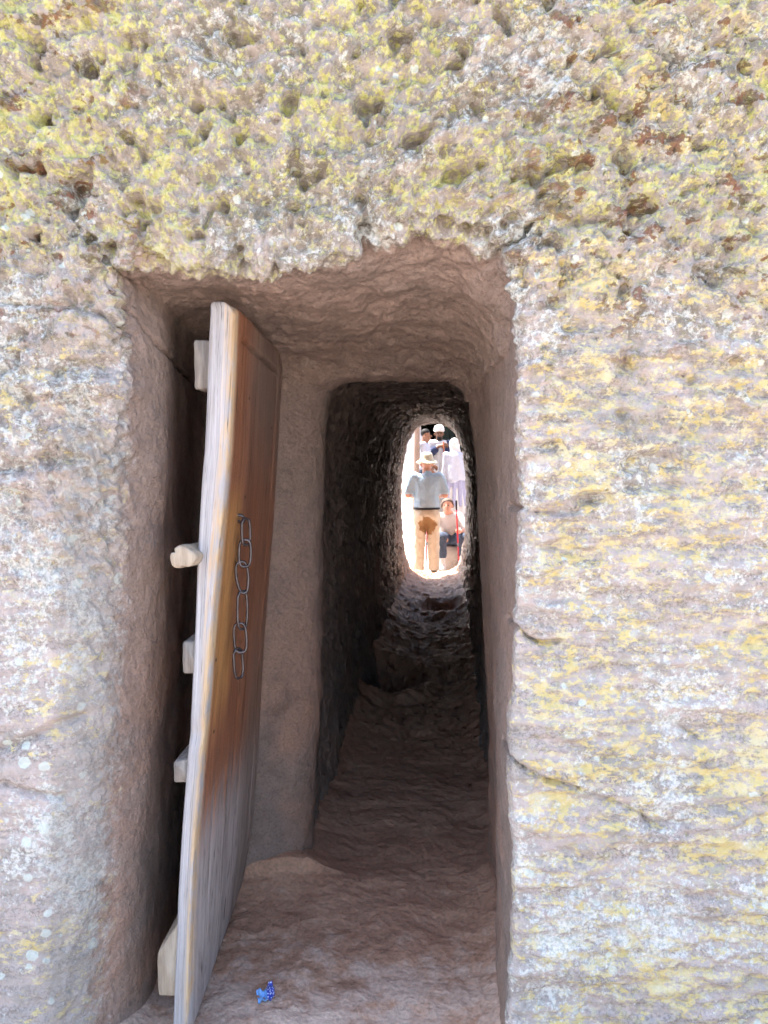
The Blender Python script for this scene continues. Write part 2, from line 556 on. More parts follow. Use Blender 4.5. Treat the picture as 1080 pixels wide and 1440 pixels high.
def grid_normals(G):
    du = np.roll(G, -1, 0) - np.roll(G, 1, 0)
    dv = np.roll(G, -1, 1) - np.roll(G, 1, 1)
    n = np.cross(dv, du)
    n /= np.linalg.norm(n, axis=2, keepdims=True) + 1e-9
    return n
Nrm = grid_normals(G)
Nrm = gauss_rows(Nrm, 4.0)
Nrm /= np.linalg.norm(Nrm, axis=2, keepdims=True) + 1e-9
# the right side of the loft must face away from the rock: wall normal points to the viewer (-Y)
if Nrm[start[1] + 60, NL + NTOP // 2, 1] > 0:
    Nrm = -Nrm
    FLIP = True
else:
    FLIP = False

pts = G.reshape(-1, 3)
SID = np.repeat(segid, nC); STT = np.repeat(segt, nC)
SD = np.tile(side_id, nR); SDT = np.tile(side_t, nR)
x, y, z = pts[:, 0], pts[:, 1], pts[:, 2]
# how much of each surface character a point has
wface = np.where(SID <= 1, 1.0, np.where(SID == 2, 1 - sstep(0.0, 0.6, STT), 0.0))
wface_top = wface * np.maximum(sstep(1.75, 2.15, z), np.where(x < 0, 0.55 * sstep(1.15, 1.6, z), 0.32 * sstep(1.3, 1.8, z)))
wface_right = wface * sstep(0.25, 0.4, x) * (1 - sstep(1.8, 2.2, z))
wface_left = wface * sstep(-0.5, -0.65, x) * (1 - sstep(1.7, 2.1, z))
wrec = np.where((SID >= 2) & (SID <= 7), 1.0, 0.0) * (1 - wface) * (1 - sstep(start[5] + 6, start[7] + 4, np.repeat(row, nC)))
ROWV = np.repeat(row, nC)
wtun = sstep(start[5] + 6, start[7] + 4, ROWV) * (SID <= 11)
wfar = np.where((SID >= 12) | (SID == 0), 1.0, 0.0)

D = np.zeros(len(pts), np.float32)
big = fbm(pts, 2.2, 3, 0.5, 1)
med = fbm(pts, 7.5, 4, 0.55, 2)
med2 = fbm(pts, 16.0, 4, 0.6, 40)
fine = fbm(pts, 34.0, 3, 0.6, 3)
rid = fbm(pts, 9.0, 4, 0.55, 4, ridge=True)
pit = fbm(pts, 13.0, 3, 0.5, 5)
ero = fbm(pts, 11.0, 4, 0.6, 61, ridge=True, stretch=(0.8, 0.8, 1.25))
D += wface_top * (0.035 * big + 0.045 * med + 0.042 * med2 + 0.022 * fine + 0.030 * ero - 0.060 * sstep(0.15, 0.5, pit))
layer = fbm(pts, 6.0, 4, 0.55, 6, stretch=(0.45, 0.45, 2.0))
lay2 = fbm(pts, 18.0, 4, 0.6, 7, stretch=(0.5, 0.5, 1.7))
scoop = sstep(0.25, 0.5, fbm(pts, 9.0, 2, 0.5, 8, stretch=(0.6, 0.6, 1.5)))
D += wface_right * (0.026 * big + 0.034 * layer + 0.024 * lay2 + 0.010 * fine - 0.030 * scoop * sstep(0.8, 1.6, z))
D += wface_left * (0.014 * big + 0.012 * med * sstep(0.4, 1.6, z) + 0.010 * med2 + (0.005 + 0.008 * sstep(0.8, 1.5, z)) * fine - 0.018 * scoop * sstep(1.0, 1.7, z))
soff = wrec * np.where(SD == 1, 1.0, 0.0)
D += wrec * (0.016 * big + 0.009 * med + 0.005 * med2 + 0.002 * fine) + soff * (0.020 * med + 0.010 * rid)
# pick marks in the passage: short deep strokes
pick = fbm(pts, 12.0, 3, 0.6, 9, ridge=True, stretch=(0.5, 1.3, 0.45))
pick2 = fbm(pts, 24.0, 2, 0.6, 10, stretch=(0.6, 1.0, 0.45))
D += wtun * (0.035 * big + 0.022 * med + 0.024 * pick + 0.012 * pick2)
D += wfar * 0.10 * fbm(pts, 0.9, 4, 0.55, 11)

# cracks followed from the photograph, cut as grooves into the face
def groove(line, Y, depth, width, cond):
    global D
    Lp = np.array(pl(line, Y))[:, [0, 2]]
    box = cond & (x > Lp[:, 0].min() - .1) & (x < Lp[:, 0].max() + .1) & (z > Lp[:, 1].min() - .1) & (z < Lp[:, 1].max() + .1)
    idx = np.nonzero(box)[0]
    if not len(idx): return
    q = pts[idx][:, [0, 2]].copy()
    q[:, 1] += 0.010 * med[idx]; q[:, 0] += 0.008 * med2[idx]
    best = np.full(len(idx), 9.0)
    for a, b in zip(Lp[:-1], Lp[1:]):
        ab = b - a
        t = np.clip(((q - a) @ ab) / (ab @ ab), 0, 1)
        best = np.minimum(best, np.linalg.norm(q - a - t[:, None] * ab, axis=1))
    D[idx] -= (depth * np.exp(-(best / width) ** 2) * (0.6 + 0.8 * np.clip(med2[idx] + .5, 0, 1))).astype(np.float32)
onface = (SID <= 2) & (y < 2.2)
groove([(716, 878), (740, 897), (765, 906), (790, 904)], YF, 0.020, 0.006, onface)
groove([(716, 1068), (740, 1085), (775, 1098), (815, 1108)], YF, 0.022, 0.006, onface)
groove([(835, 1118), (880, 1133), (915, 1158), (970, 1155)], YF, 0.014, 0.005, onface)
groove([(722, 712), (745, 722), (780, 722), (815, 718)], YF, 0.016, 0.006, onface)
groove([(895, 985), (940, 1015), (985, 1040)], YF, 0.010, 0.005, onface)
groove([(700, 352), (730, 338), (775, 318), (840, 312)], YF, 0.020, 0.010, onface)
groove([(0, 425), (50, 428), (95, 428), (140, 440), (168, 462)], YF, 0.020, 0.006, onface)
groove([(-20, 1062), (40, 1040), (75, 1022), (110, 1010)], YF, 0.020, 0.010, onface)
groove([(-20, 1098), (30, 1112), (85, 1126)], YF, 0.018, 0.008, onface)
groove([(0, 665), (40, 650), (80, 628)], YF, 0.010, 0.008, onface)
groove([(800, 460), (850, 430), (900, 395), (990, 350)], YF, 0.012, 0.012, onface)
# the crack that runs on into the left reveal, by depth and height
rv = (SID >= 2) & (SID <= 3) & (SD == 0)
zc = 1.985 - 0.10 * sstep(2.0, 2.25, y) - 0.06 * (y - 2.2) + 0.012 * med2
D -= np.where(rv & (y < 2.9), 0.016 * np.exp(-((z - zc) / 0.006) ** 2), 0).astype(np.float32)

G3 = (pts + D[:, None] * Nrm.reshape(-1, 3)).reshape(nR, nC, 3)
N3 = grid_normals(G3)
if FLIP: N3 = -N3
fattr = np.clip(wface, 0, 1)
fattr = np.where(SID == 2, 1 - sstep(0.0, 0.45 + 0.45 * ((SD == 0) & (SDT < .8)), STT), np.where(SID < 2, 1.0, 0.0))
lj = (SD == 0) * sstep(0.88, 0.75, SDT)
fattr = fattr * (1 - lj) + lj * (1 - sstep(start[2] - 22, start[2] + 50, ROWV))
algae = np.where(SD == 0, 1.0, 0.0) * (1 - sstep(0.75, 0.92, SDT)) * np.exp(-((np.repeat(row, nC) - start[2] + 4) / 34.0) ** 2)
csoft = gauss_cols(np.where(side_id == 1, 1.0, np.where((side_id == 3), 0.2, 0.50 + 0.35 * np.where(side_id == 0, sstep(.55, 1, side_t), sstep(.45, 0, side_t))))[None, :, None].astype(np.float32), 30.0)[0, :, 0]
soot_shade_v = np.tile(csoft, nR) * np.where(SID >= 5, sstep(start[5] - 2, start[7] + 6, np.repeat(row, nC)), 0.0) * (0.1 + 0.9 * sstep(7.5, 4.5, y)) * (SID < 11)  # ceiling soot plus painted shade, fading towards the lit far end
deepv = sstep(start[5], start[7], np.repeat(row, nC)) * (SID < 11)

wall = empty('rock_wall', (0, YF, 0))
tag(wall, 'lichen covered carved rock wall with a doorway and low passage cut through it', 'rock wall')
def strip(name, r0, r1, closing=False):
    rr = np.arange(r0, r1 + 1) % nR
    V = G3[rr].reshape(-1, 3)
    N = N3[rr].reshape(-1, 3)
    Q = grid_quads(len(rr), nC, wrap_c=True)
    m = Q[::97]
    gn = np.cross(V[m[:, 1]] - V[m[:, 0]], V[m[:, 3]] - V[m[:, 0]])
    if (gn * N[m[:, 0]]).sum() < 0: Q = Q[:, ::-1]
    ids = (rr[:, None] * nC + np.arange(nC)[None, :]).ravel()
    ob = mesh_np(name, V, Q, ROCK, None, True, N, dict(face=fattr[ids], algae=algae[ids], soot_shade=soot_shade_v[ids], deep=deepv[ids]))
    return own(ob, wall)
strip('outer_face', 0, start[2] + 12)
strip('doorway_recess', start[2] + 12, start[5] + 4)
strip('passage', start[5] + 4, start[11] + 4)
strip('rear_face', start[11] + 4, nR)

# ------------------------------------------------------------------ floor of doorway and passage
def corridor(yv):
    c = np.interp(yv, [0.0, 2.0, 3.0, 3.4, 4.6, 7.5, 10.2, 11.3, 12], [-0.1, -0.15, -0.12, 0.08, 0.17, 0.405, 0.61, 0.70, .74])
    h = np.interp(yv, [0.0, 1.6, 2.0, 2.95, 3.25, 3.6, 11.0, 11.4, 12], [1.9, 1.5, 0.95, 0.85, 0.62, 0.58, 0.60, .8, 1.1])
    return c, h
ys = np.concatenate([np.linspace(0.9, 2.0, 40, endpoint=False), np.linspace(2.0, 4.6, 400, endpoint=False), np.linspace(4.6, 8, 260, endpoint=False), np.linspace(8, 11.9, 150)])
us = np.linspace(-1, 1, 280)
c_, h_ = corridor(ys)
FX = c_[:, None] + h_[:, None] * us[None, :]
FY = np.repeat(ys[:, None], len(us), 1)
fp = np.stack([FX, FY, np.zeros_like(FX)], -1).reshape(-1, 3).astype(np.float32)
fx, fy = fp[:, 0], fp[:, 1]
U = np.tile(us, len(ys))
tn = sstep(4.0, 5.2, fy)
big = fbm(fp, 2.0, 3, 0.5, 20); med = fbm(fp, 6.0, 4, 0.55, 21); fin = fbm(fp, 22.0, 4, 0.6, 22)
dent = fbm(fp, 7.0, 4, 0.6, 23, ridge=True, stretch=(0.7, 0.9, 1))
hz = (1 - tn) * (0.022 * big + 0.020 * med + 0.006 * fin) + tn * (0.05 * big + 0.04 * med + 0.036 * dent + 0.014 * fin)
# worn hollows: a deep one in mid passage, a small one further in
def hollow(px, py, rx, ry, d):
    global hz
    a = (CY - py) / F_PX
    yy = CAM_H * (CT + a * ST) / (ST - a * CT)
    xx = P(px, py, yy)[0]
    r = np.sqrt(((fx - xx - .03 * med) / rx) ** 2 + ((fy - yy - .06 * med) / ry) ** 2)
    hz -= d * (1 - sstep(0.35, 1.0, r))
    hz += 0.25 * d * np.exp(-((r - 1.15) / 0.16) ** 2)
hollow(520, 962, 0.40, 0.42, 0.20)
hollow(622, 860, 0.28, 0.40, 0.14)
hollow(690, 1160, 0.10, 0.08, 0.03)
# dust drifts up against the walls
lim_l = np.interp(fy, [1.9, 2.0, 3.0, 3.06, 3.45, 4.6, 7.5, 10.2, 11.3], [-.80, -.74, -.72, -.29, -.33, -.24, -.02, .17, .36])
lim_r = np.interp(fy, [1.9, 2.0, 2.9, 3.06, 3.45, 4.6, 7.5, 10.2, 11.3], [.30, .30, .40, .40, .53, .58, .83, 1.05, .98])
dl, dr = np.maximum(fx - lim_l, 0), np.maximum(lim_r - fx, 0)
amp = np.interp(fy, [1.8, 2.4, 4, 6, 10.5, 11.3, 11.6], [0.02, 0.05, 0.06, 0.14, 0.16, 0.08, 0.0])
wid = np.interp(fy, [2, 3.5, 6, 11.3], [0.07, 0.07, 0.14, 0.20])
hz += amp * (np.exp(-(dl / wid) ** 1.3) + np.exp(-(dr / wid) ** 1.3))
hz -= 0.40 * sstep(1.5, 0.9, fy) + 0.35 * sstep(11.35, 11.9, fy)
hz += 0.03 * np.exp(-((fy - 3.05) / 0.12) ** 2) * sstep(0.25, -0.25, fx)
fp[:, 2] = hz
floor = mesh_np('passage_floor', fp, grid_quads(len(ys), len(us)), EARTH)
tag(floor, 'reddish trodden rock floor running in through the doorway and passage', 'floor', kind='structure')

# ------------------------------------------------------------------ ground and the court beyond the passage
gx = np.r_[np.linspace(-400, -12, 14), np.linspace(-10, 12, 90), np.linspace(14, 400, 14)]
gy = np.r_[np.linspace(-400, -8, 14), np.linspace(-6, 24, 110), np.linspace(27, 800, 18)]
GX, GY = np.meshgrid(gx, gy, indexing='xy')
gp = np.stack([GX, GY, np.zeros_like(GX)], -1).reshape(-1, 3).astype(np.float32)
gp[:, 2] = -0.13 + 0.03 * fbm(gp, 1.1, 3, 0.5, 30) * (np.abs(gp[:, 1]) < 30)
gp[:, 2] -= 0.35 * ((gp[:, 1] > 2.6) & (gp[:, 1] < 11.0) & (np.abs(gp[:, 0]) < 8.5))
def ground_material():
    t = NT('dusty_court_ground', 0.95, 0.15)
    n1, n2 = t.noise(0.8, 5, 0.6), t.noise(9, 6, 0.7, off=4)
    t.set('Base Color', t.ramp(t.add(t.mul(n1, 0.5), t.mul(n2, 0.5)), [(0.3, (0.34, 0.26, 0.22)), (0.5, (0.48, 0.40, 0.35)), (0.7, (0.56, 0.50, 0.45))]))
    t.set('Normal', t.bump(t.noise(30, 5, 0.7), 0.5, 0.02))
    return t.m
ground = mesh_np('ground', gp, grid_quads(len(gy), len(gx)), ground_material())
tag(ground, kind='structure')

def rock_slab(name, faces_fn, nu, nv, mat, seed, amp, sc=2.0):
    pass

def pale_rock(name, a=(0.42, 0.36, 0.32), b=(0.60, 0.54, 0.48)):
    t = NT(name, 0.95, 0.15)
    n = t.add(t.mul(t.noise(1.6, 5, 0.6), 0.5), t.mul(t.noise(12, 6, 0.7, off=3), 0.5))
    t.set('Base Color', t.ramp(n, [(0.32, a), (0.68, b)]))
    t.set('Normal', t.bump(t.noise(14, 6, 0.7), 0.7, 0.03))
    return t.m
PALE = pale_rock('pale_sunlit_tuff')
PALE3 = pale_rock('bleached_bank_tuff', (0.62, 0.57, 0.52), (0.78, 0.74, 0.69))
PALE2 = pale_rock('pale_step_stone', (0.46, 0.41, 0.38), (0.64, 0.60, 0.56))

def noisy_box(name, x0, x1, y0, y1, z0, z1, mat, seed, amp=0.03, h=0.06, parent=None, slope=0.0, rnd=0.03):
    """solid block, worn and uneven; the front (-Y) may lean back by slope"""
    n = [max(2, int(round((b - a) / h))) for a, b in ((x0, x1), (y0, y1), (z0, z1))]
    V, Q, base = [], [], 0
    def addface(o, u, v, nu, nv):
        nonlocal base
        o, u, v = map(np.array, (o, u, v))
        A, B = np.meshgrid(np.linspace(0, 1, nu + 1), np.linspace(0, 1, nv + 1), indexing='ij')
        V.append((o + A[..., None] * u + B[..., None] * v).reshape(-1, 3))
        Q.append(grid_quads(nu + 1, nv + 1) + base)
        base += (nu + 1) * (nv + 1)
    dx, dy, dz = x1 - x0, y1 - y0, z1 - z0
    addface((x0, y0, z0), (0, 0, dz), (dx, 0, 0), n[2], n[0])
    addface((x0, y1, z0), (dx, 0, 0), (0, 0, dz), n[0], n[2])
    addface((x0, y0, z0), (0, dy, 0), (0, 0, dz), n[1], n[2])
    addface((x1, y0, z0), (0, 0, dz), (0, dy, 0), n[2], n[1])
    addface((x0, y0, z1), (0, dy, 0), (dx, 0, 0), n[1], n[0])
    addface((x0, y0, z0), (dx, 0, 0), (0, dy, 0), n[0], n[1])
    V, Q = np.concatenate(V), np.concatenate(Q)
    # rounded edges: pull in the points near two or more faces
    c = np.array([(x0 + x1) / 2, (y0 + y1) / 2, (z0 + z1) / 2]); hd = np.array([dx, dy, dz]) / 2
    q = V - c
    inner = np.clip(q, -(hd - rnd), hd - rnd)
    e = q - inner
    le = np.linalg.norm(e, axis=1, keepdims=True)
    V = c + inner + np.where(le > 0, e / np.maximum(le, 1e-9) * np.minimum(le, rnd), 0)
    V[:, 1] += slope * (V[:, 2] - z0)
    f = V.astype(np.float32)
    d = np.stack([fbm(f, 1.6, 4, 0.55, seed + k) + 0.35 * fbm(f, 9, 3, .55, seed + 7 + k) for k in range(3)], 1)
    V = V + amp * d
    return mesh_np(name, V, Q, mat, parent)

# sunlit bank on the left of the court, leaning back
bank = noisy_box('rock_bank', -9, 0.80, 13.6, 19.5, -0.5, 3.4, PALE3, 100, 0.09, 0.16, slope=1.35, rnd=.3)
tag(bank, 'pale sunlit rock bank leaning back on the left of the far court', 'rock bank')
# the church front behind the robed people, with a dark doorway
def church():
    e = empty('rock_church', (1.4, 17.4, 0))
    tag(e, 'shaded rock church front with dark open doorway behind the robed people', 'building')
    Y0, Y1 = 17.4, 19.8
    a, b = 0.72, 1.86              # doorway from x = a to b
    for nm, args in (('wall', (a - 1.6, a, Y0, Y1, -0.4, 4.6)), ('wall', (b, 7.5, Y0, Y1, -0.4, 4.6)), ('lintel', (a, b, Y0 + .01, Y1, 3.0, 4.58))):
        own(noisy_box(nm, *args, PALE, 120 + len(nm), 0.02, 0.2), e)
    own(noisy_box('dark_interior', a - .3, b + .3, Y1 - .05, Y1 + .4, -0.4, 3.2, plain('shade_black_stone', (0.02, 0.022, 0.02), 0.95), 131, 0.02, 0.3), e)  # near-black slab: shade inside the doorway put into the colour
    own(noisy_box('threshold', a - .02, b + .02, Y0 + .02, Y1, -.4, 0.44, PALE2, 133, 0.01, 0.15), e)
    dm = NT('doorway_shade_green', 0.8)
    n = dm.noise(8, 5, .6, vec=dm.map((6, 6, 0.6)))
    dm.set('Base Color', dm.ramp(n, [(0.3, (0.010, 0.018, 0.016)), (0.7, (0.025, 0.042, 0.036))]))  # greenish near-black: doorway darkness put into the boards' colour
    for k in range(6):
        xx = 1.18 + 0.115 * k
        own(noisy_box('near_black_board', xx, xx + .108, Y0 + .55, Y0 + .60, 0.45, 2.99, dm.m, 140 + k, 0.004, 0.2, rnd=.01), e)
church()
# stone steps up to the church
for k, (y0, zt) in enumerate(((13.55, 0.06), (14.0, 0.22), (14.45, 0.37), (14.9, 0.47))):
    st = noisy_box('stone_step', 0.84 + .02 * k, 2.9, y0, y0 + (0.5 if k < 3 else 2.55), -0.5, zt, PALE2, 160 + k, 0.018, 0.07, rnd=.035)
    tag(st, ['lowest worn stone step below the robed people', 'second worn stone step up to the church', 'third worn stone step just below the landing', 'broad stone landing on which the robed people stand'][k],
        'step', 'stone steps to the church')
# rock the seated visitor rests on
seat = noisy_box('boulder', 0.78, 1.40, 12.80, 13.40, -0.3, 0.245, PALE2, 180, 0.05, 0.04, rnd=.09)
tag(seat, 'low pale boulder used as a seat beside the passage mouth', 'boulder')

def wood_simple(name, a, b):
    t = NT(name, 0.8, 0.2)
    n = t.noise(10, 6, 0.65, vec=t.map((5, 5, 0.5)))
    t.set('Base Color', t.ramp(n, [(0.3, a), (0.7, b)]))
    t.set('Normal', t.bump(n, 0.5, 0.01))
    return t.m
POSTWOOD = wood_simple('grey_brown_post_wood', (0.22, 0.16, 0.13), (0.36, 0.28, 0.24))
def post(name, base, top, r, label):
    p = np.linspace(0, 1, 24)[:, None] * (np.array(top) - np.array(base)) + np.array(base)
    p[:, 0] += 0.008 * np.sin(np.linspace(0, 5, 24))
    V, Q = tube(p, r, 10, radii=[r * (1.08 - 0.16 * k / 23 + .04 * math.sin(k * 1.3)) for k in range(24)])
    o = mesh_np(name, V, Q, POSTWOOD)
    tag(o, label, 'post')
    return o
pA = P(583.5, 740, 15.2); pB = P(588, 560, 15.2)
post('wooden_post', (pA[0], 15.2, 0.40), (pB[0], 15.2, 3.2), 0.055, 'grey brown wooden post beside the bareheaded youth')
pA = P(652, 720, 16.4); pB = P(654, 560, 16.4)
post('wooden_post', (pA[0], 16.4, 0.40), (pB[0], 16.4, 3.0), 0.05, 'pale wooden post behind the white shawled person climbing the steps')

# ------------------------------------------------------------------ the door
def door_wood():
    t = NT('old_door_wood', 0.6, 0.35)
    dv, dw, du = t.attr('dv'), t.attr('dw'), t.attr('du')     # across the width, up the height, through the thickness
    g = t.comb(t.mul(dv, 15.0), t.mul(du, 5.0), t.mul(dw, 1.1))
    gr = t.noise(1.0, 7, 0.72, vec=g, dist=1.6)
    gf = t.noise(1.0, 5, 0.7, vec=t.comb(t.mul(dv, 44.0), t.mul(du, 14.0), t.mul(dw, 2.4)))
    bl = t.noise(1.0, 4, 0.6, vec=t.comb(t.mul(dv, 5.0), t.mul(du, 5.0), t.mul(dw, 1.6)))
    face = t.ramp(gr, [(0.30, (0.13, 0.052, 0.030)), (0.46, (0.26, 0.105, 0.055)), (0.6, (0.35, 0.155, 0.080)), (0.75, (0.46, 0.25, 0.13))])
    # ochre where the stain has worn off round the chain
    och = t.mul(t.step(t.add(dv, t.mul(t.add(bl, -0.5), 0.35)), 0.36, 0.22), t.mul(t.step(t.add(dw, t.mul(t.add(gr, -0.5), .25)), 0.76, 1.02), t.step(t.add(dw, t.mul(t.add(gr, -0.5), .25)), 1.56, 1.42)))
    face = t.mix(t.mul(och, 0.85), face, t.ramp(gr, [(0.3, (0.34, 0.16, 0.055)), (0.6, (0.55, 0.29, 0.10)), (0.8, (0.62, 0.40, 0.18))]))
    # grey weathering: foot, top and hinge side
    wz = t.add(dw, t.mul(t.add(gr, -0.5), 0.55))
    foot = t.step(wz, 0.72, 0.44)
    topw = t.mul(t.step(t.add(dw, t.mul(t.add(bl, -0.5), 0.5)), 1.40, 1.85), t.step(t.add(dv, t.mul(t.add(gr, -.5), .4)), 0.1, 0.5))
    hing = t.mul(t.step(t.add(dv, t.mul(t.add(gr, -0.5), 0.4)), 0.55, 0.8), t.step(dw, 1.3, .6))
    greyw = t.ramp(gr, [(0.3, (0.22, 0.20, 0.19)), (0.5, (0.42, 0.39, 0.38)), (0.72, (0.56, 0.53, 0.51))])
    face = t.mix(t.mul(foot, 0.9), face, greyw)
    face = t.mix(t.mul(topw, 0.8), face, t.mix(gr, (0.12, 0.095, 0.08), (0.30, 0.25, 0.22)))
    face = t.mix(t.mul(hing, 0.6), face, t.mix(gr, (0.14, 0.10, 0.08), (0.33, 0.26, 0.21)))
    # bleached closing edge, honey brown where it turns on to the face
    edge = t.ramp(gr, [(0.28, (0.13, 0.12, 0.115)), (0.44, (0.36, 0.35, 0.35)), (0.64, (0.53, 0.52, 0.53))])
    edge = t.mix(t.mul(t.mul(t.step(t.add(du, t.mul(t.add(gr, -0.5), 1.6)), 0.50, 0.95), t.step(t.noise(1.0, 4, 0.7, vec=t.comb(t.mul(dv, 4.0), t.mul(du, 2.0), t.mul(dw, 5.0))), 0.36, 0.58)), 0.9), edge, t.ramp(gf, [(0.3, (0.46, 0.27, 0.12)), (0.7, (0.72, 0.56, 0.33))]))
    ee = t.step(t.add(dv, t.mul(t.add(gr, -0.5), 0.10)), 0.085, 0.035)
    c = t.mix(ee, face, edge)
    blot = t.noise(1.0, 5, 0.7, vec=t.comb(t.mul(dv, 9.0), t.mul(du, 3.0), t.mul(dw, 4.5)))
    c = t.mix(t.mul(t.step(blot, 0.50, 0.72), 0.45), c, t.mix(ee, (0.09, 0.055, 0.04), (0.33, 0.27, 0.21)))
    chk = t.noise(1.0, 3, 0.6, vec=t.comb(t.mul(dv, 60.0), t.mul(du, 16.0), t.mul(dw, 5.0)), dist=0.8)
    c = t.mix(t.mul(t.step(chk, 0.40, 0.31), 0.85), c, (0.05, 0.04, 0.035))
    c = t.mix(t.mul(t.step(gf, 0.40, 0.28), 0.55), c, (0.07, 0.05, 0.04))
    t.set('Base Color', c)
    t.set('Normal', t.bump(t.add(gr, t.mul(gf, 0.7)), 0.55, 0.006))
    t.set('Roughness', t.mix(t.math('MAXIMUM', ee, foot), (0.34, 0.34, 0.34), (0.85, 0.85, 0.85)))
    return t.m
DOORW = door_wood()

# outer lines of the leaf followed from the photograph: closing edge (near) and hinge side (far), inner face
YN, YH = 2.15, 3.0
near_face = pl([(331, 424), (327, 520), (321, 640), (310, 760), (300, 860), (290, 1000), (281, 1100), (275, 1180), (268, 1300), (265, 1440), (264, 1500)], YN)
near_back = pl([(297, 424), (291, 530), (285, 640), (279, 760), (273, 900), (268, 1000), (262, 1080), (257, 1150), (250, 1270), (243, 1440), (241, 1500)], YN)
hinge_face = pl([(399, 495), (393, 600), (385, 740), (372, 900), (364, 1050), (357, 1150), (341, 1244), (340, 1260)], YH)
def zline(ptsl):
    a = np.array(ptsl); o = np.argsort(a[:, 2])
    zz, xx = a[o, 2], a[o, 0]
    return lambda q: np.interp(q, zz, xx)
f_nf, f_nb, f_hf = zline(near_face), zline(near_back), zline(hinge_face)
Z_TOPN, Z_TOPH, Z_BOT = P(310, 424, YN)[2], P(399, 499, YH)[2], 0.02

def door_pt(u, v, w):
    """u: 0 back .. 1 inner face, v: 0 closing edge .. 1 hinge side, w: height in metres (door 0 .. about 2)"""
    zt = Z_TOPN + (Z_TOPH - Z_TOPN) * v
    zz = Z_BOT + (w / 2.0) * (zt - Z_BOT)
    xn_f, xn_b, xh_f = f_nf(zz), f_nb(zz), f_hf(zz)
    thick = np.clip(xn_f - xn_b, 0.036, 0.065)
    xf = xn_f + (xh_f - xn_f) * v
    xx = xf - thick * (1 - u) * (1 - 0.1 * v)
    return np.stack([xx, YN + (YH - YN) * v + 0 * zz, zz], -1)

door = empty('door', (float(f_hf(0.1)), YH, Z_BOT))
tag(door, 'weathered brown plank door standing open on its hinges, bleached edge outward', 'door')

def pxface(px, py):
    """the point of the leaf's inner face seen at a pixel"""
    best = None
    for v in np.linspace(0, 1, 401):
        yy = YN + (YH - YN) * v
        q = P(px, py, yy)
        xf = f_nf(q[2]) + (f_hf(q[2]) - f_nf(q[2])) * v
        e = abs(q[0] - xf)
        if best is None or e < best[0]: best = (e, v, q)
    return best[1], np.array(best[2])

def face_w(px, py):
    v, q = pxface(px, py)
    zt = Z_TOPN + (Z_TOPH - Z_TOPN) * v
    return v, (q[2] - Z_BOT) / (zt - Z_BOT) * 2.0

